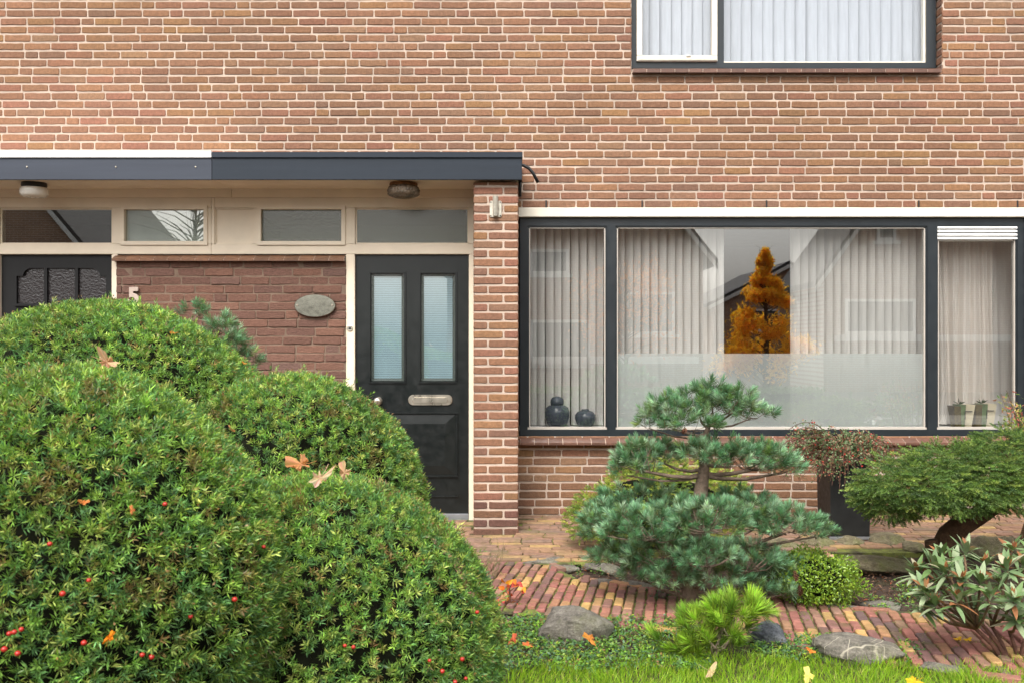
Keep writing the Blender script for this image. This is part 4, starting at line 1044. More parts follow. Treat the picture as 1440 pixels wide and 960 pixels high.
spruce_mass('spruce_tree', 'foliage', sp, lobes, 2500, droop, OLIVE, [5, 4, 3, 2, 1.5], (.055, .10), 50, .0115, .0034)
mb = MB()
for (c, r, wt) in lobes:
    st = np.array(ps_(1385, 705)); mb.tube([st, (st+c)/2+np.array([0, 0, .02]), c], [.02, .014, .006], 6, (.075, .042, .024))
    for i in range(8):
        e = c+nrm(rng.normal(size=3))*np.array(r)*.8; mb.tube([c, (c+e)/2+np.array([0, 0, .015]), e], [.006, .004, .002], 5, (.075, .042, .024))
mb.build('branches', M['stem_bark'], sp)
# nest spruce against the wall
YN = 6.15
def pn_(px, py, dy=0): return P(px, py, YN+dy)
ns = empty('spruce_shrub', (PX(920, YN), YN, .02), label='low yellow green spruce mound against the brick wall behind the blue pine', cat='shrub')
s = F/YN; lobes = []
for px, py, rx, ry, dy, wt in ((905, 690, 60, 36, 0, .26), (965, 685, 70, 38, .05, .26), (850, 720, 46, 36, -.05, .16), (1020, 705, 34, 40, 0, .12), (900, 735, 80, 30, -.12, .16), (975, 735, 70, 32, -.12, .12), (925, 665, 46, 22, .1, .1), (820, 732, 24, 22, -.05, .05)):
    lobes.append((pn_(px, py, dy), (rx/s, max(.14, rx/s*.8), ry/s), wt))
def outw(d, m): return nrm(d*np.array([1, 1, .45])+np.array([0, -.25, .12])+rng.normal(0, .3, (m, 3)))
spruce_mass('spruce_shrub', 'foliage', ns, lobes, 2600, outw, [(.24, .33, .055), (.17, .26, .055), (.33, .39, .07), (.12, .19, .04), (.40, .40, .07)], [4, 4, 3, 2, 1.5], (.03, .055), 26, .010, .0034)
for (c, r, wt) in lobes[:1]:
    mb = MB()
    for i in range(14):
        e = np.array(pn_(random.uniform(830, 1030), random.uniform(670, 735))); mb.tube([(PX(925, YN), YN, .02), (np.array((PX(925, YN), YN, .15))+e)/2, e], [.012, .009, .004], 6, (.10, .07, .045))
    mb.build('branches', M['stem_bark'], ns)
ellipsoid('shade_core', pn_(925, 712, .03), (95/s, .22, 40/s), M['core'], ns)  # dark filler body, painted shade behind the shoots

# ------------------------------------------------------------------ broadleaved shrubs
def leaves(base, d, up, ln, w, col, K=4, droop_=.25, fold=.18, c2=None):
    """curved leaf blades with a midrib: (K+1) rows of 3 verts"""
    n = len(base); s = nrm(np.cross(d, up)); u = np.cross(s, d)
    rows = []
    for k in range(K+1):
        t = k/K; wid = (math.sin(math.pi*min(1, .08+.92*t)**.85)**.8)*(1 if 0 < k < K else .15)
        c = base+d*(ln*t)[:, None]-u*(droop_*ln*t*t)[:, None]
        e = s*(w/2*wid)[:, None]; f = u*(w*fold*wid)[:, None]
        rows += [c-e+f, c, c+e+f]
    V = np.stack(rows, 1).reshape(-1, 3); m = (K+1)*3; Fq = []; 
    for k in range(K):
        for h in (0, 1): Fq.append((3*k+h, 3*k+h+1, 3*k+h+4, 3*k+h+3))
    Fq = np.array(Fq); Fall = (Fq[None]+np.arange(n)[:, None, None]*m).reshape(-1, 4)
    C = np.repeat(col, 2*K, 0)*(1+rng.normal(0, .05, (n*2*K, 1)))
    return V, Fall, np.clip(C, .002, .95)
# box shrub
YX = 5.0
bx_ = empty('box_shrub', (PX(1148, YX), YX, 0), label='small rounded bright green box shrub beside the path', cat='shrub')
c = P(1147, 812, YX); r = np.array([.240, .22, .150]); S = 7500; d = nrm(rng.normal(size=(S, 3))); q = .70+.32*rng.random(S)
r_l = lump(d, rng.uniform(3, 6, 5), .13); p = c+d*r*(q*r_l)[:, None]; p[:, 2] = np.maximum(p[:, 2], .01)
V, Fq, C = leaves(p, nrm(d+rng.normal(0, .6, (S, 3))+np.array([0, 0, .2])), nrm(d+rng.normal(0, .5, (S, 3))), rng.uniform(.012, .019, S), rng.uniform(.008, .011, S), mixcol([(.20, .32, .025), (.14, .25, .025), (.28, .38, .035), (.08, .16, .02)], [4, 4, 2, 2], S), 2)
np_mesh('foliage', V, Fq, C, M['gloss_leaf'], bx_); ellipsoid('shade_core', c, r*.66, M['core'], bx_, zmin=0)  # the ellipsoid is a dark filler, shade painted behind the leaves
mb = MB()
for i in range(10): e = c+nrm(rng.normal(size=3))*r*.8; e[2] = abs(e[2]); mb.tube([(c[0], c[1], -.01), (c+e)/2, e], [.008, .005, .002], 5, (.10, .08, .05))
mb.build('stems', M['stem_bark'], bx_)
maple_leaf('fallen_leaf', P(1165, 780, YX-.05), (0, -.8, .5), .028, .5, (.60, .36, .26), .5, 'pale pinkish brown leaf resting on the small box shrub')

# planter with cotoneaster
pl = empty('planter', (PX(1195, 6.42), 6.45, .08), label='tall square black planter standing against the brick wall', cat='planter')
xf0, xf1, yp0, yp1 = 2.14, 2.42, 6.30, 6.58; zp0, zp1 = tz(6.3)+.004, PZ(648, 6.3)
mb = MB(); wt = .022
mb.add([(xf0+.01, yp0+.01, zp0), (xf1-.01, yp0+.01, zp0), (xf1-.01, yp1-.01, zp0), (xf0+.01, yp1-.01, zp0), (xf0, yp0, zp1), (xf1, yp0, zp1), (xf1, yp1, zp1), (xf0, yp1, zp1),
        (xf0+wt, yp0+wt, zp1), (xf1-wt, yp0+wt, zp1), (xf1-wt, yp1-wt, zp1), (xf0+wt, yp1-wt, zp1), (xf0+wt, yp0+wt, zp1-.05), (xf1-wt, yp0+wt, zp1-.05), (xf1-wt, yp1-wt, zp1-.05), (xf0+wt, yp1-wt, zp1-.05)],
       [(0, 3, 2, 1), (0, 1, 5, 4), (1, 2, 6, 5), (2, 3, 7, 6), (3, 0, 4, 7), (4, 5, 9, 8), (5, 6, 10, 9), (6, 7, 11, 10), (7, 4, 8, 11), (8, 9, 13, 12), (9, 10, 14, 13), (10, 11, 15, 14), (11, 8, 12, 15), (12, 13, 14, 15)])
mb.build('body', M['planter'], pl)
mb = MB(); mb.box(xf0-.006, xf1+.006, yp0-.006, yp0, zp0+.001, zp0+.022); mb.build('foot_rail', M['grey_metal'], pl, bevel=.003)
M['plum'] = mat_solid('plum_rim', (.10, .05, .042), .5, .4, 0, .25, 14)
mb = MB()
for a in range(4):
    pts = [(xf0, yp0), (xf1, yp0), (xf1, yp1), (xf0, yp1)]; (ax, ay), (bx2, by2) = pts[a], pts[(a+1) % 4]; mb.tube([(ax, ay, zp1+.004), (bx2, by2, zp1+.004)], .018, 10)
mb.build('rim', M['plum'], pl, smooth=True)
ct = empty('cotoneaster', (2.28, 6.44, zp1-.04), label='trailing cotoneaster with red berries spilling over the tall black planter', cat='plant')
stems = MB(); lb, ld, lc = [], [], []; berry_pos = []
src = np.array([2.28, 6.44, zp1-.04])
for i in range(170):
    a = random.uniform(0, 6.28); rr = random.uniform(.20, .46); hh = random.uniform(.12, .36)
    if i < 24: a = math.pi+random.uniform(-.5, .5); rr = random.uniform(.30, .46); hh = random.uniform(.22, .42)
    end = src+np.array([math.cos(a)*rr-.03, math.sin(a)*rr*.62-.10, hh*random.uniform(-.15, .9)-max(0, rr-.2)*.5])
    mid = src+np.array([math.cos(a)*rr*.45, math.sin(a)*rr*.3-.03, hh])
    pts = [src*(1-t)**2+2*mid*t*(1-t)+end*t*t for t in np.linspace(0, 1, 9)]
    stems.tube(pts, [.005-.0035*t for t in np.linspace(0, 1, 9)], 5, (.10, .05, .035))
    for k in range(46):
        t = .25+.75*random.random(); q = src*(1-t)**2+2*mid*t*(1-t)+end*t*t
        side = nrm(rng.normal(size=3)); lb.append(q+side*.012); ld.append(side)
    for k in range(2):
        if random.random() < .45:
            t = random.uniform(.45, .9); berry_pos.append(src*(1-t)**2+2*mid*t*(1-t)+end*t*t+np.array([0, -.02, 0])+rng.normal(0, .008, 3))
stems.build('stems', M['stem_bark'], ct)
S = len(lb); V, Fq, C = leaves(np.array(lb), np.array(ld), nrm(rng.normal(size=(S, 3))+np.array([0, -.4, .8])), rng.uniform(.014, .022, S), rng.uniform(.009, .014, S), mixcol([(.12, .20, .085), (.18, .25, .13), (.08, .14, .055), (.26, .13, .085), (.40, .10, .07), (.32, .32, .20)], [5, 3, 4, 2.5, 1.8, 1], S), 2)
np_mesh('foliage', V, Fq, C, M['leaf'], ct)
for q in berry_pos[:90]: add_child_mesh('berry', BERRY, q, ct, random.uniform(.75, 1.1))

# rhododendron
YR = 4.12
rh = empty('rhododendron', (PX(1402, YR), YR, 0), label='rhododendron with long grey green leaves and rust undersides at the right edge', cat='shrub')
def pr(px, py, dy=0): return P(px, py+(8 if py < 900 else 0), YR+dy)
heads = []
for px, py, dy in ((1310, 790, .0), (1326, 778, .06), (1356, 772, .02), (1352, 812, -.12), (1302, 825, -.05), (1316, 845, -.1), (1330, 800, -.08), (1385, 790, .08), (1378, 815, -.05), (1418, 795, -.06), (1425, 770, .05), (1440, 790, 0), (1392, 838, -.16), (1425, 838, -.14), (1290, 800, .06), (1345, 840, -.16), (1460, 820, -.05), (1455, 775, .1), (1340, 790, .16), (1405, 812, .18), (1480, 800, .05), (1300, 848, .02), (1370, 850, .05), (1430, 865, -.1), (1445, 850, .1), (1322, 818, .1)):
    heads.append(pr(px, py, dy))
mb = MB(); stem_root = [(pr(1413, 942), pr(1372, 875)), (pr(1418, 942), pr(1382, 870)), (pr(1432, 945), pr(1420, 880)), (pr(1434, 945), pr(1445, 880)), (pr(1420, 945), pr(1395, 872, .05))]
for a, b in stem_root:
    a = a.copy(); a[2] = -.02; mb.tube([a, a*.6+b*.4+np.array([0, 0, .02]), b], [.011, .009, .008], 8, (.13, .065, .048), wob=.08)
for h in heads:
    b = min(stem_root, key=lambda s_: np.linalg.norm(s_[1][:1]-h[:1]))[1]
    mb.tube([b, (b+h)/2+np.array([0, 0, -.02]), h], [.008, .006, .005], 7, (.15, .10, .06), wob=.06)
mb.build('stems', M['stem_bark'], rh, smooth=True)
lb, ld, lu, ll, lw, lc, dr = [], [], [], [], [], [], []
for h in heads:
    n = random.randint(16, 22); ax = nrm(np.array([random.uniform(-.4, .4), random.uniform(-.5, .2), 1.0]))
    e1, e2 = frame_of(ax[None]); e1, e2 = e1[0], e2[0]
    for i in range(n):
        phi = i*2.4+random.uniform(-.2, .2); th = R(random.uniform(28, 62) if i < n*.55 else random.uniform(70, 115))
        d = ax*math.cos(th)+(e1*math.cos(phi)+e2*math.sin(phi))*math.sin(th)
        lb.append(h+ax*(.025-.04*i/n)); ld.append(d); lu.append(ax); ll.append(random.uniform(.065, .115)*(0.75 if i < 4 else 1)); lw.append(random.uniform(.020, .029))
        r_ = random.random(); lc.append((.145, .22, .10) if r_ < .45 else (.24, .30, .17) if r_ < .64 else (.11, .185, .06) if r_ < .86 else (.33, .30, .20) if r_ < .93 else (.26, .11, .045))
lb, ld, lu = np.array(lb), nrm(np.array(ld)), np.array(lu)
V, Fq, C = leaves(lb, ld, nrm(lu+.0), np.array(ll), np.array(lw), np.array(lc)*(1+rng.normal(0, .1, (len(lc), 1))), 5, .18, .12)
np_mesh('foliage', V, Fq, C, M['felt_leaf'], rh, smooth=True)
# rust coloured buds in the middle of the rosettes
b, d, cc = [], [], []
for h in heads[:16]:
    for k in range(4): b.append(h+np.array([0, 0, .02])); d.append((random.uniform(-.35, .35), random.uniform(-.5, .1), 1)); cc.append(random.choice([(.36, .15, .06), (.45, .24, .12), (.25, .10, .05)]))
V, Fq, C = leaves(np.array(b), nrm(np.array(d)), nrm(rng.normal(size=(len(b), 3))), rng.uniform(.035, .055, len(b)), np.full(len(b), .014), np.array(cc), 3, -.05, .2); np_mesh('young_leaves', V, Fq, C, M['leaf'], rh)

# nandina at the right edge
na = empty('heavenly_bamboo', (PX(1452, 6.1), 6.1, .03), label='airy shrub with pink and yellow green leaflets at the right edge below the window', cat='shrub')
mb = MB(); lb, ld, lc = [], [], []
for i in range(22):
    st = np.array([PX(1452, 6.1)+random.uniform(-.1, .1), 6.1+random.uniform(-.1, .1), .03]); en = P(random.uniform(1405, 1500), random.uniform(548, 610), 6.0+random.uniform(-.1, .15)); mid = np.array([(st[0]*.5+en[0]*.5)+.04, 6.05, (st[2]+en[2])*.6])
    pts = [st*(1-t)**2+2*mid*t*(1-t)+en*t*t for t in np.linspace(0, 1, 8)]; mb.tube(pts, [.006-.004*t for t in np.linspace(0, 1, 8)], 5, (.14, .09, .05))
    pink = en[0] < PX(1425, 6) or en[2] > PZ(575, 6)
    for k in range(34):
        t = random.uniform(.72, 1.0); q = st*(1-t)**2+2*mid*t*(1-t)+en*t*t+rng.normal(0, .03, 3); lb.append(q); ld.append(nrm(rng.normal(size=3)+np.array([-.4, -.2, -.1])))
        lc.append(random.choice([(.42, .12, .10), (.46, .22, .12), (.40, .33, .10)]) if pink and random.random() < .65 else random.choice([(.16, .26, .03), (.28, .33, .05), (.10, .19, .04)]))
mb.build('stems', M['stem_bark'], na)
V, Fq, C = leaves(np.array(lb), nrm(np.array(ld)), nrm(rng.normal(size=(len(lb), 3))+np.array([0, -.3, .6])), rng.uniform(.022, .04, len(lb)), rng.uniform(.007, .010, len(lb)), np.array(lc), 3); np_mesh('foliage', V, Fq, C, M['leaf'], na)

# red leaved young shrub beside the front dome
YB = 4.95
rs = empty('spindle_shrub', (PX(716, YB), YB, 0), label='little shrub with glowing red and orange autumn leaves beside the front yew dome', cat='shrub')
mb = MB(); lb, ld, lc = [], [], []
for px, py in ((712, 818), (722, 815), (708, 828), (716, 835), (728, 842), (704, 842), (718, 850), (700, 855), (726, 852), (730, 820), (708, 845), (736, 826)):
    st = np.array([PX(714, YB)+random.uniform(-.02, .02), YB, 0]); en = P(px, py, YB+random.uniform(-.05, .05)); mb.tube([st, (st+en)/2+np.array([random.uniform(-.02, .02), 0, .02]), en], [.003, .0025, .0015], 5, (.18, .08, .05))
    for k in range(3): lb.append(en+rng.normal(0, .008, 3)); ld.append(nrm(np.array([random.uniform(-1, 1), random.uniform(-1, .3), random.uniform(-.9, .4)]))); lc.append(random.choice([(.60, .10, .045), (.68, .20, .03), (.70, .30, .02), (.55, .09, .07)]))
mb.build('stems', M['stem_bark'], rs)
V, Fq, C = leaves(np.array(lb), np.array(ld), nrm(rng.normal(size=(len(lb), 3))+np.array([0, -.5, .5])), rng.uniform(.030, .046, len(lb)), rng.uniform(.018, .026, len(lb)), np.array(lc), 4, .3, .15); np_mesh('foliage', V, Fq, C, M['dry_leaf'], rs, smooth=True)
# bare twigs behind it
tw = MB()
for i in range(14):
    a = G(690+random.uniform(-6, 6), 815, .0); e = a+np.array([random.uniform(-.10, .16), random.uniform(-.05, .05), random.uniform(.08, .26)]); m = (a+e)/2+np.array([random.uniform(-.03, .03), 0, 0]); tw.tube([a, m, e], [.0028, .002, .001], 5, (.20, .16, .09))
    e2 = m+np.array([random.uniform(-.08, .08), 0, random.uniform(.04, .1)]); tw.tube([m, e2], [.0018, .001], 4, (.20, .16, .09))
tw.build('bare_twigs', M['stem_bark'], label='thin bare twigs growing between the front yew dome and the brick landing', cat='plant')

# ------------------------------------------------------------------ rocks
def rock(loc, size, mat, label, seed, rot=0, group='garden stones', sharp=.45, name='rock'):
    bm = bmesh.new(); bmesh.ops.create_icosphere(bm, subdivisions=4, radius=1)
    rs_ = np.random.default_rng(seed); k = rs_.uniform(1.2, 2.6, (6, 3)); ph = rs_.uniform(0, 6.28, 6)
    planes = nrm(rs_.normal(size=(16, 3))); dist = rs_.uniform(.58, .92, 16)
    for v in bm.verts:
        c = np.array(v.co)
        for n_, d_ in zip(planes, dist):
            e = c@n_-d_
            if e > 0: c = c-n_*e*(.75+sharp*.5)
        f = 1+sum(.030/(1+i*.35)*math.sin((1+i*1.3)*(c@k[i])*2+ph[i]) for i in range(6))+.012*math.sin(c@k[0]*19+3*math.sin(c@k[1]*7))
        c = c*f; v.co = (c[0]*size[0], c[1]*size[1], c[2]*size[2])
    mat3 = Matrix.Rotation(rot, 3, 'Z')
    me = bpy.data.meshes.new(name)
    for v in bm.verts: v.co = mat3 @ v.co
    bm.to_mesh(me); bm.free(); me.materials.append(mat); me.polygons.foreach_set('use_smooth', np.ones(len(me.polygons), dtype=bool))
    o = link(name, me); o.location = tuple(map(float, loc)); return tag(o, label, 'stone', group)
g = G(805, 902, 0); rock((g[0], g[1]+.08, .05), (.205, .15, .125), M['rock'], 'rounded grey boulder at the near edge of the path by the red shrub', 3, .1)
g = G(1088, 910, 0); rock((g[0], g[1]+.04, .035), (.088, .07, .075), M['dark_rock'], 'small dark slate grey stone right of the dwarf pine', 8, -.1)
g = G(1222, 931, 0); rock((g[0], g[1]+.06, .03), (.235, .12, .085), M['vein_rock'], 'long low stone with pale crossing veins at the edge of the grass', 12, -.12)
g = G(728, 787, .03); rock((g[0]+.14, g[1]+.02, .0), (.26, .12, .045), M['rock'], 'flat grey stepping slab between the landing and the path', 21, .1)
g = G(850, 800, .0); rock((g[0], g[1], .0), (.16, .10, .05), M['rock'], 'flat grey edging stone left of the blue pine above the path', 22, -.3)
g = G(900, 826, .0); rock((g[0], g[1]+.02, -.005), (.17, .07, .045), M['rock'], 'narrow grey edging stone under the left tiers of the blue pine', 23, -.2)
g = G(815, 783, .02); rock((g[0], g[1]+.02, .0), (.15, .09, .05), M['moss_rock'], 'mossy slab in the bed in front of the low spruce mound', 26, .2)
g = G(1235, 805, .02); rock((g[0], g[1]+.12, .035), (.27, .13, .068), M['moss_rock'], 'long dark mossy slab lying in the bed left of the leaning trunk', 31, -.05)
for i, (px, py, w_, h_, lb_) in enumerate(((1100, 776, .16, .06, 'mossy stone partly hidden behind the small box shrub'), (1150, 772, .13, .06, 'squat mossy stone in front of the tall planter'), (1200, 772, .15, .06, 'ochre mossy stone at the right foot of the tall planter'), (1252, 770, .16, .08, 'rounded mossy stone behind the long dark slab'),
                                       (1287, 778, .08, .05, 'small ochre stone left of the leaning trunk'), (1378, 782, .19, .10, 'broad stone right of the leaning trunk'), (1425, 780, .16, .10, 'stone above the rhododendron near the right edge'), (1345, 776, .10, .07, 'stone just behind the leaning trunk'), (1490, 784, .2, .1, 'stone beyond the rhododendron at the right end of the row'))):
    g = G(px, py, .02); rock((g[0], g[1]+.06, .045), (w_, .12, h_), M['moss_rock'], lb_, 40+i, random.uniform(-.2, .2))
for i, (px, py, lb_) in enumerate(((790, 797, 'flat stone along the upper path edge near the landing'), (858, 818, 'narrow flat stone along the upper path edge left of the pine trunk'), (1050, 836, 'flat edging stone right of the pine trunk'), (1180, 852, 'small flat stone edging the path right of the box shrub'), (1330, 868, 'small flat stone edging the path under the rhododendron'), (1330, 938, 'flat stone in the grass edge right of the veined stone'), (1240, 850, 'low pebble like stone on the upper path edge below the bare soil'))):
    g = G(px, py, .01); rock((g[0], g[1], .0), (.12, .05, .032), M['rock'], lb_, 60+i, -.2)

# ------------------------------------------------------------------ ground vegetation (uncountable)
lawn_edge = [(500, 962), (640, 957), (760, 945), (880, 930), (960, 921), (1060, 922), (1150, 925), (1290, 936), (1440, 940), (1600, 960)]
def lawn_limit(x):
    E = [G(a, b) for a, b in lawn_edge]
    return np.interp(x, [e[0] for e in E], [e[1] for e in E])
n = 90000; x = rng.uniform(-1.0, 3.2, n); y = rng.uniform(2.9, 4.6, n); f = lawn_limit(x)+.05*np.sin(9*x)+.03*np.sin(23*x+1)+rng.normal(0, .045, n)
k = y < f; x, y = x[k], y[k]; n = len(x)
clump = .75+.5*np.sin(x*17+2*np.sin(y*11))*np.sin(y*19+1)*.5+.25*rng.random(n)
base = np.stack([x, y, np.zeros(n)-.01], 1); d = nrm(np.stack([rng.normal(0, .32, n)+.25*np.sin(x*13), rng.normal(0, .32, n)+.2*np.cos(y*15), np.ones(n)], 1))
ln = (.048+.03*rng.random(n))*np.clip(clump, .6, 1.3)
V, Fq, C = blades(base, d, ln, rng.uniform(.0022, .0038, n), mixcol([(.26, .44, .022), (.19, .36, .02), (.36, .52, .035), (.11, .24, .02), (.45, .48, .11), (.40, .30, .12)], [5, 4, 3, 3, .8, .5], n), bend=np.stack([rng.normal(0, .008, n), rng.normal(0, .008, n), -np.abs(rng.normal(0, .006, n))], 1))
np_mesh('grass', V, Fq, C, M['grass'], kind='stuff', label='short bright green grass along the lower edge', cat='grass')
# low leafy ground cover between the grass and the path, and weeds in the bed
pts = []
def cover(px0, px1, py0, py1, n):
    for i in range(n):
        g = G(random.uniform(px0, px1), random.uniform(py0, py1)); pts.append(g)
cover(640, 1000, 872, 945, 1500); cover(1060, 1170, 898, 925, 260); cover(690, 780, 868, 905, 160); cover(1100, 1300, 905, 935, 120)
cover(1260, 1300, 820, 850, 40); cover(800, 850, 790, 815, 25); cover(1210, 1300, 835, 860, 40); cover(900, 960, 832, 845, 20); cover(1190, 1280, 755, 770, 60); cover(1370, 1400, 730, 745, 25)
pts = np.array(pts); n = len(pts); rep = 7
b = np.repeat(pts, rep, 0)+rng.normal(0, .012, (n*rep, 3))*np.array([1, 1, 0])+np.array([0, 0, .004]); b[:, 2] += rng.random(n*rep)*.028
col = np.repeat(mixcol([(.12, .28, .035), (.20, .37, .04), (.08, .17, .05), (.09, .17, .10), (.32, .42, .05), (.26, .14, .06)], [4, 2.5, 5, 5, 1.5, 1], n), rep, 0)
V, Fq, C = leaves(b, nrm(rng.normal(size=(n*rep, 3))*np.array([1, 1, .5])+np.array([0, -.1, .35])), nrm(rng.normal(0, .4, (n*rep, 3))+np.array([0, 0, 1])), rng.uniform(.010, .024, n*rep), rng.uniform(.006, .013, n*rep), col, 2, .2, .15)
np_mesh('ground_cover', V, Fq, C, M['leaf'], kind='stuff', label='low mixed leafy ground cover between the boulder and the grass', cat='ground cover')
# moss and seedlings in the path joints
mp_ = []
while len(mp_) < 1500:
    x, y = random.uniform(-.6, 3.4), random.uniform(3.9, 6.0)
    if inpoly(x, y): mp_.append((x, y, .018))
mp_ = np.array(mp_); n = len(mp_); rep = 5; b = np.repeat(mp_, rep, 0)+rng.normal(0, .008, (n*rep, 3))*np.array([1, 1, .2])
V, Fq, C = leaves(b, nrm(rng.normal(size=(n*rep, 3))*np.array([1, 1, .4])+np.array([0, 0, .2])), np.tile((0, 0, 1.), (n*rep, 1)), rng.uniform(.004, .010, n*rep), rng.uniform(.003, .006, n*rep), mixcol([(.22, .28, .04), (.15, .22, .03), (.32, .33, .06), (.16, .11, .05)], [4, 3, 2, 2], n*rep), 2)
np_mesh('moss', V, Fq, C, M['leaf'], kind='stuff', label='moss and seedlings in the joints of the brick path', cat='moss')
# leaf litter on the soil
lp_ = []
for (a, b_, c_, d_, m) in ((690, 760, 868, 902, 70), (1180, 1310, 800, 850, 520), (800, 960, 780, 830, 480), (1090, 1300, 770, 800, 60), (700, 1000, 880, 930, 130), (660, 1300, 800, 900, 110), (660, 800, 755, 785, 40), (1300, 1450, 770, 850, 120)):
    for i in range(m): lp_.append(G(random.uniform(a, b_), random.uniform(c_, d_)))
lp_ = np.array(lp_); n = len(lp_); lp_[:, 2] += .012+.008*rng.random(n)
V, Fq, C = leaves(lp_, nrm(rng.normal(size=(n, 3))*np.array([1, 1, .25])), nrm(rng.normal(0, .4, (n, 3))+np.array([0, 0, 1])), rng.uniform(.010, .03, n), rng.uniform(.005, .014, n), mixcol([(.16, .085, .05), (.24, .14, .09), (.10, .06, .04), (.33, .20, .13), (.42, .10, .05)], [4, 3, 4, 1.5, .5], n), 2, .3, .2)
np_mesh('leaf_litter', V, Fq, C, M['dry_leaf'], kind='stuff', label='brown leaf litter scattered on the bare soil', cat='leaf litter')
for px, py, z, sz, nv, col, lb_, lob in ((1000, 944, .06, .05, (0, -.5, .8), (.50, .40, .20), 'pale straw coloured leaf lying in the grass in front of the dwarf pine', 1), (1137, 950, .06, .042, (0, -.6, .7), (.78, .66, .16), 'three pronged yellow leaf in the grass below the dark stone', 5), (1285, 956, .055, .036, (0, -.6, .7), (.82, .52, .02), 'bright yellow leaf at the bottom edge of the grass', 5),
                                      (1348, 898, .028, .026, (0, -.2, 1), (.85, .50, .02), 'yellow leaf on the path bricks, left one of the pair', 5), (1362, 899, .028, .026, (0, -.2, 1), (.85, .52, .02), 'yellow leaf on the path bricks, right one of the pair', 5), (830, 897, .06, .04, (.2, -.7, .6), (.55, .22, .04), 'orange brown leaf against the grey boulder', 5),
                                      (722, 900, .03, .036, (.1, -.7, .6), (.60, .12, .05), 'red leaf on the soil below the little red shrub', 5), (702, 893, .03, .034, (.1, -.6, .6), (.60, .36, .22), 'pale pink brown leaf on the soil beside the front yew dome', 5), (742, 905, .03, .026, (.1, -.7, .6), (.62, .16, .05), 'small red leaf left of the grey boulder', 5), (820, 780, .03, .03, (0, -.3, 1), (.40, .03, .03), 'dark red leaf on the edge of the landing', 5), (1140, 915, .05, .022, (0, -.7, .6), (.70, .20, .03), 'small orange leaf left of the veined stone', 5)):
    g = G(px, py, z); maple_leaf('fallen_leaf', g, nv, sz, random.random()*6, col, .35, lb_, lob)

# ------------------------------------------------------------------ fittings on the porch
c = P(48, 268, 6.60); zs = zb_+.008
t = empty('porch_lamp', (c[0], 6.60, zs), label='white drum shaped ceiling lamp with a black base under the left canopy', cat='lamp')
mb = MB(); mb.lathe((c[0], 6.60, zs), [(.082, 0), (.085, -.02), (.080, -.034)], 28); mb.build('base', M['black'], t, smooth=False)
mb = MB(); mb.lathe((c[0], 6.60, zs), [(.088, -.0345), (.094, -.05), (.092, -.082), (.075, -.098), (.03, -.104)], 32); mb.build('lamp_shade', M['opal'], t, smooth=True)
c = P(567.5, 268, 6.60)
t = empty('porch_lamp', (c[0], 6.60, zs), label='brown woven looking glass ceiling lamp above the black front door', cat='lamp')
mb = MB(); mb.lathe((c[0], 6.60, zs), [(.095, 0), (.10, -.012), (.098, -.024)], 24); mb.build('base', mat_solid('rusty_brass', (.20, .09, .03), .5, .5, .5, .5, 30), t)
mb = MB(); 
prof = [(.095, -.0245), (.110, -.04), (.112, -.07), (.104, -.09), (.06, -.105)]
for i in range(len(prof)-1):
    for k in range(30):
        a0, a1 = 2*math.pi*k/30, 2*math.pi*(k+1)/30; am = (a0+a1)/2
        (r0, h0), (r1, h1) = prof[i], prof[i+1]; rm = (r0+r1)/2*1.05; hm = (h0+h1)/2
        q = [(c[0]+r*math.cos(a), 6.60+r*math.sin(a), zs+h) for r, h, a in ((r0, h0, a0), (r0, h0, a1), (r1, h1, a1), (r1, h1, a0), (rm, hm, am))]
        kk = random.uniform(.5, 1.3); mb.add(q, [(0, 1, 4), (1, 2, 4), (2, 3, 4), (3, 0, 4)], (.17*kk, .125*kk, .085*kk))
mb.lathe((c[0], 6.60, zs), [(.06, -.1045), (.03, -.108)], 20, (.15, .11, .07)); mb.build('lamp_shade', M['rattan'], t)
# house number
cu = bpy.data.curves.new('house_number', 'FONT'); cu.body = '5'; cu.size = .17; cu.extrude = .008; cu.offset = .006; cu.align_x = 'CENTER'; cu.bevel_depth = .001
cu.materials.append(mat_solid('number_metal', (.50, .40, .34), .4, .5, .3, .12, 20))
tmp = bpy.data.objects.new('number_curve', cu); COL.objects.link(tmp); bpy.context.view_layer.update()
me = bpy.data.meshes.new_from_object(tmp.evaluated_get(bpy.context.evaluated_depsgraph_get())); bpy.data.objects.remove(tmp)
o = bpy.data.objects.new('house_number', me); COL.objects.link(o); p_ = P(188, 405, YD-.05); o.location = (p_[0], YD-.046, p_[2]-.118); o.rotation_euler = (R(90), 0, 0)
tag(o, 'metal house number 5 on the brown brick porch wall', 'house number')
# oval plate
c = P(443, 430, YD-.05); t = empty('name_plate', (c[0], YD-.05, c[2]), label='oval mirror like name plate with two screws on the brown brick porch wall', cat='name plate')
mb = MB(); pts = [(c[0]+.151*math.cos(2*math.pi*i/48), c[2]+.083*math.sin(2*math.pi*i/48)) for i in range(48)]; prism_y(mb, pts, YD-.058, YD-.048, .03); mb.build('plate', M['sign'], t)
for sx in (-1, 1): mb = MB(); mb.lathe((c[0]+sx*.128, YD-.058, c[2]+.004), [(.008, 0), (.008, .004), (.005, .007)], 12, axis='y'); mb.build('screw', M['steel'], t)
# bell push on the post
c = P(492, 461.5, YD-.02); t = empty('doorbell', (c[0], YD-.02, c[2]), label='small round metal bell push on the cream post left of the black door', cat='doorbell')
mb = MB(); mb.lathe((c[0], YD-.0205, c[2]), [(.022, 0), (.023, .005), (.018, .008), (.013, .004)], 24, axis='y'); mb.build('ring', M['dull_metal'], t)
mb = MB(); mb.lathe((c[0], YD-.0245, c[2]), [(.010, 0), (.009, .006), (.004, .008)], 16, axis='y'); mb.build('button', M['black'], t)
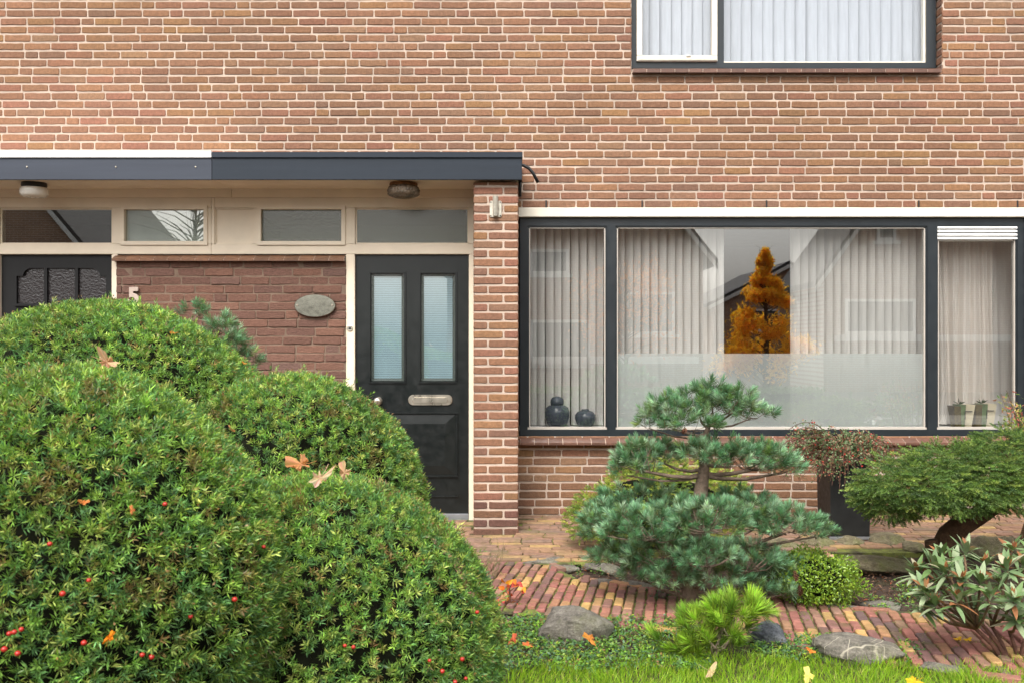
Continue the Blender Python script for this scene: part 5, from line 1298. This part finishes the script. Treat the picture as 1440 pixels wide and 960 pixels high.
# flag holder on the pillar
c = P(697, 293.5, YPIL); t = empty('flag_holder', (c[0], YPIL, c[2]), label='small pale metal flagpole socket screwed to the brick pillar', cat='bracket')
mb = MB(); prism_y(mb, rrect(c[0], c[2]-.004, .082, .114, .01, 4), YPIL-.007, YPIL-.001, .02); mb.build('plate', M['dull_metal'], t)
mb = MB()
v = []
for (r_, e, h) in ((.019, 0, 0), (.019, .03, .135), (.015, .03, .135), (.015, .004, .02)):
    for k in range(16): a = 2*math.pi*k/16; v.append((c[0]+r_*math.cos(a), YPIL-.022-e*.6+r_*math.sin(a), c[2]-.055+h))
fs = [tuple(range(15, -1, -1))]
for i in range(3):
    for k in range(16): fs.append((i*16+k, i*16+(k+1) % 16, (i+1)*16+(k+1) % 16, (i+1)*16+k))
fs.append(tuple(48+k for k in range(16)))
mb.add(v, fs); mb.build('socket', M['dull_metal'], t, smooth=False)
for sx in (-1, 1):
    for sz in (-1, 1): mb = MB(); mb.lathe((c[0]+sx*.033, YPIL-.007, c[2]-.004+sz*.047), [(.0045, -.001), (.0045, .003)], 8, axis='y'); mb.build('screw', M['black'], t)

pot(1337, 1346, 1340, 1349, 570, M['pot_brown'], 'mottled brown tapered pot, leftmost on the right window board')
pot(1344.5, 1353, 1347.5, 1352.5, 568, M['pot_green'], 'narrow green pot with a succulent beside the leftmost pot', plant=True)
pot(1353.5, 1366, 1354, 1363, 568, M['pot_cream'], 'cream tapered pot with a corner mark between two green pots', mark=True)
pot(1366.5, 1376, 1369, 1377, 568, M['pot_brown'], 'mottled olive tapered pot right of the first cream pot')
pot(1376, 1383.5, 1378, 1383, 567, M['pot_green'], 'narrow green pot with a succulent left of the last cream pot', plant=True)
pot(1384, 1396, 1384, 1393.5, 567, M['pot_cream'], 'cream tapered pot with a corner mark, last at the right', mark=True)

# ================================================================== ACROSS THE STREET (seen mirrored in the panes)
def mx(px, d=26): return (px-720)/F*d
def mz(py, d=26): return EYE-(py-480)/F*d
def gable_house(x0, x1, ye, ridge_x, eave, ridge, label, wins, band_z=None, d=9):
    t = empty('brick_house', ((x0+x1)/2, ye, 0), label=label, cat='house', group='houses across the street')
    mb = MB()
    f = [(x0, ye, 0), (x1, ye, 0), (x1, ye, eave), (ridge_x, ye, ridge), (x0, ye, eave)]; bk = [(x, ye-d, z) for x, y, z in f]
    mb.add(f+bk, [(4, 3, 2, 1, 0), (5, 6, 7, 8, 9), (0, 1, 6, 5), (1, 2, 7, 6), (4, 0, 5, 9)]); mb.build('wall', M['far_brick'], t)
    mb = MB(); o = .35
    for (xa, za, xb, zb2) in ((x1, eave, ridge_x, ridge), (x0, eave, ridge_x, ridge)):
        sx = 1 if xa > xb else -1; sl = (zb2-za)/abs(xb-xa)
        e = (xa+sx*o, za-sl*o)
        q = [(e[0], ye+.3, e[1]), (xb, ye+.3, zb2), (xb, ye-d-.3, zb2), (e[0], ye-d-.3, e[1])]; q2 = [(x, y, z+.16) for x, y, z in q]
        mb.add(q+q2, [(0, 1, 2, 3), (7, 6, 5, 4), (0, 4, 5, 1), (1, 5, 6, 2), (2, 6, 7, 3), (3, 7, 4, 0)])
    rf = mb.build('roof', M['far_tile'], t)
    mb = MB()
    for (xa, za) in ((x1, eave), (x0, eave)):
        sx = 1 if xa > ridge_x else -1; sl = (ridge-za)/abs(ridge_x-xa); e = (xa+sx*o, za-sl*o)
        mb.add([(e[0], ye+.33, e[1]-.16), (ridge_x, ye+.33, ridge-.16), (ridge_x, ye+.33, ridge+.02), (e[0], ye+.33, e[1]+.02)], [(3, 2, 1, 0) if sx > 0 else (0, 1, 2, 3)])
    mb.build('bargeboard', M['far_white'], rf)
    for (a, b, z0_, z1_) in wins:
        mb = MB(); fr_ = .08
        for r in ((a, b, z0_, z0_+fr_), (a, b, z1_-fr_, z1_), (a, a+fr_, z0_+fr_, z1_-fr_), (b-fr_, b, z0_+fr_, z1_-fr_)): mb.box(r[0], r[1], ye-.02, ye+.05, r[2], r[3])
        w_ = mb.build('window', M['far_white'], t)
        mb = MB(); mb.box(a+fr_, b-fr_, ye-.01, ye+.02, z0_+fr_, z1_-fr_); mb.build('pane', M['far_glass'], w_)
        mb = MB(); mb.box(a-.1, b+.1, ye-.02, ye+.14, z0_-.1, z0_-.002); mb.build('sill', M['far_white'], w_)
    if band_z: mb = MB(); mb.box(x0+.3, x1-.3, ye+.001, ye+.9, band_z, band_z+.18); mb.build('canopy', M['far_white'], t)
    return t
gable_house(-1.8, mx(990), -12, 1.6, mz(352), mz(352)+4.7, 'brick gabled house across the street mirrored in the left half of the big pane', [(mx(745), mx(800), mz(385), mz(350)), (mx(880), mx(950), mz(470), mz(410)), (mx(745), mx(830), mz(512), mz(450))], mz(510))
gable_house(mx(1160), 15.5, -12, 12.0, mz(380), mz(380)+4.6, 'brick gabled house across the street mirrored in the right half of the big pane', [(mx(1235), mx(1262), mz(338), mz(290)), (mx(1190), mx(1290), mz(470), mz(420))], mz(480), 3.2)
gable_house(-18, -11.4, -12, -14.7, 3.6, 7.5, 'brick gabled house across the street mirrored in the transom lights at the left', [(-16.5, -15, 2.2, 3.3), (-14, -12.3, .9, 2.2)], None)
# distant house between them
t = gable_house(9.5, 16.5, -30, 13.0, 3.2, 5.0, 'distant tiled house mirrored in the dark gap between the blinds', [(11.2, 12.6, 1.9, 2.9)])

def leafy_tree(name, x, y, h, crown, cols, wts, n, label, size=.07, conic=False, trunk_r=.09, cat='tree', ncl=60, spread=.22):
    t = empty(name, (x, y, 0), label=label, cat=cat)
    mb = MB(); mb.tube([(x, y, -.02), (x+.03, y, h*.4), (x, y, h*.75), (x+.02, y, h)], [trunk_r, trunk_r*.75, trunk_r*.4, .008], 9, (.10, .075, .055)); mb.build('trunk', M['stem_bark'], t, smooth=True)
    br = MB(); cl = []
    for i in range(ncl):
        f = random.random()**.8; z = h*(.16+.84*f) if conic else h*random.uniform(.35, .95)
        R_ = crown*(1-f)+.02 if conic else crown*math.sqrt(max(.05, 1-((z/h-.62)/.42)**2))
        a = random.uniform(0, 6.28); q = np.array([x+math.cos(a)*R_*random.uniform(.55, 1), y+math.sin(a)*R_*random.uniform(.55, 1), z+(.08 if conic else 0)])
        cl.append(q); br.tube([(x, y, max(.2, z-R_*.35)), ((x+q[0])/2, (y+q[1])/2, z-R_*.1), q], [.018, .011, .004], 5, (.10, .075, .055))
        e = q+nrm(rng.normal(size=3))*.25+np.array([0, 0, .12]); br.tube([q, e], [.004, .0015], 4, (.10, .075, .055))
    br.build('branches', M['stem_bark'], t)
    if n:
        cl = np.array(cl); i = rng.integers(0, len(cl), n); p = cl[i]+rng.normal(0, spread, (n, 3))*np.array([1, 1, .8])*((np.clip(1.12-cl[i][:, 2:3]/h, .12, 1)) if conic else 1)
        V, Fq, C = leaves(p, nrm(rng.normal(size=(n, 3))), nrm(rng.normal(size=(n, 3))), rng.uniform(size*.7, size*1.3, n), rng.uniform(size*.35, size*.6, n), mixcol(cols, wts, n), 2); np_mesh('crown', V, Fq, C, M['autumn_leaf'], t)
leafy_tree('golden_tree', mx(1078, 22), -8, mz(358, 22), 1.25, [(.93, .58, .06), (.88, .48, .04), (.95, .68, .12), (.60, .30, .03)], [5, 4, 3, 2], 16000, 'golden orange conical tree mirrored in the gap between the blinds', .10, True, .08, ncl=90, spread=.17)
leafy_tree('autumn_tree', mx(880, 22), -8, mz(372, 22), 1.1, [(.75, .30, .12), (.65, .24, .10), (.80, .40, .15)], [3, 2, 2], 2600, 'thin orange leaved tree mirrored in front of the left blinds', .08, False, .06, ncl=50, spread=.25)
leafy_tree('bare_tree', mx(275, 21), -7.2, 5.2, 1.7, [], [], 0, 'bare branching tree mirrored in the transom lights', .05, False, .08, ncl=120)
leafy_tree('bare_tree', mx(75, 24), -10, 4.0, 1.0, [], [], 0, 'small bare tree mirrored in the far left transom light', .05, False, .06, ncl=60)

hd = empty('garden_hedge', (1.6, -1.0, 0), label='clipped green hedge along the pavement, mirrored low in the wide pane', cat='hedge')
n = 14000; p = np.stack([rng.uniform(-1.6, 5.0, n), -1.0+rng.uniform(-.26, .26, n), rng.uniform(.02, .62, n)], 1); ax_ = rng.integers(0, 3, n)
p[ax_ == 0, 2] = .62+rng.normal(0, .03, (ax_ == 0).sum()); p[ax_ == 1, 1] = -.74+rng.normal(0, .02, (ax_ == 1).sum()); p[ax_ == 2, 1] = -1.26+rng.normal(0, .02, (ax_ == 2).sum())
V, Fq, C = leaves(p, nrm(rng.normal(size=(n, 3))+np.array([0, 0, .3])), nrm(rng.normal(size=(n, 3))), rng.uniform(.03, .05, n), rng.uniform(.02, .03, n), mixcol([(.10, .19, .03), (.07, .14, .03), (.15, .24, .04)], [3, 3, 1], n), 2)
np_mesh('foliage', V, Fq, C, M['leaf'], hd)
mb = MB(); mb.box(-1.55, 4.95, -1.22, -.78, .0, .57); mb.build('shade_core', M['core'], hd)  # dark filler block, shade inside the hedge put into its colour

# ================================================================== LIGHT, CAMERA
SUN_EL, SUN_AZ = 52, 196          # azimuth measured from +Y towards +X: the sun stands behind the camera, a little to the left
world = bpy.data.worlds.new('World'); sc.world = world; world.use_nodes = True
nt = world.node_tree; bg = nt.nodes['Background']
sky = nt.nodes.new('ShaderNodeTexSky'); sky.sky_type = 'NISHITA'; sky.sun_disc = False
sky.sun_elevation = R(SUN_EL); sky.sun_rotation = R(SUN_AZ); sky.air_density = 1.6; sky.dust_density = 6.0; sky.ozone_density = 1.0
hs = nt.nodes.new('ShaderNodeHueSaturation'); hs.inputs['Saturation'].default_value = .22
nt.links.new(sky.outputs[0], hs.inputs['Color']); nt.links.new(hs.outputs[0], bg.inputs[0]); bg.inputs[1].default_value = .15
su = bpy.data.lights.new('sun', 'SUN'); su.energy = 1.3; su.angle = R(22); su.color = (1, .95, .88)
so = bpy.data.objects.new('sun', su); COL.objects.link(so)
dv = Vector((math.sin(R(SUN_AZ))*math.cos(R(SUN_EL)), math.cos(R(SUN_AZ))*math.cos(R(SUN_EL)), math.sin(R(SUN_EL))))
so.rotation_euler = (-dv).to_track_quat('-Z', 'Y').to_euler(); so.location = (-3, -4, 9)

cam = bpy.data.cameras.new('camera'); co = bpy.data.objects.new('camera', cam); COL.objects.link(co)
co.location = (0, 0, EYE); co.rotation_euler = (R(90), 0, 0); cam.sensor_width = 36; cam.lens = 36*F/1440
cam.clip_start = .05; cam.clip_end = 400
cam.dof.use_dof = True; cam.dof.focus_distance = 6.0; cam.dof.aperture_fstop = 9.0
sc.camera = co
sc.view_settings.view_transform = 'Standard'; sc.view_settings.look = 'None'; sc.view_settings.gamma = 1; sc.view_settings.use_curve_mapping = False
sc.view_settings.exposure = 1.0
sc.cycles.max_bounces = 10; sc.cycles.transparent_max_bounces = 16; sc.cycles.use_denoising = True
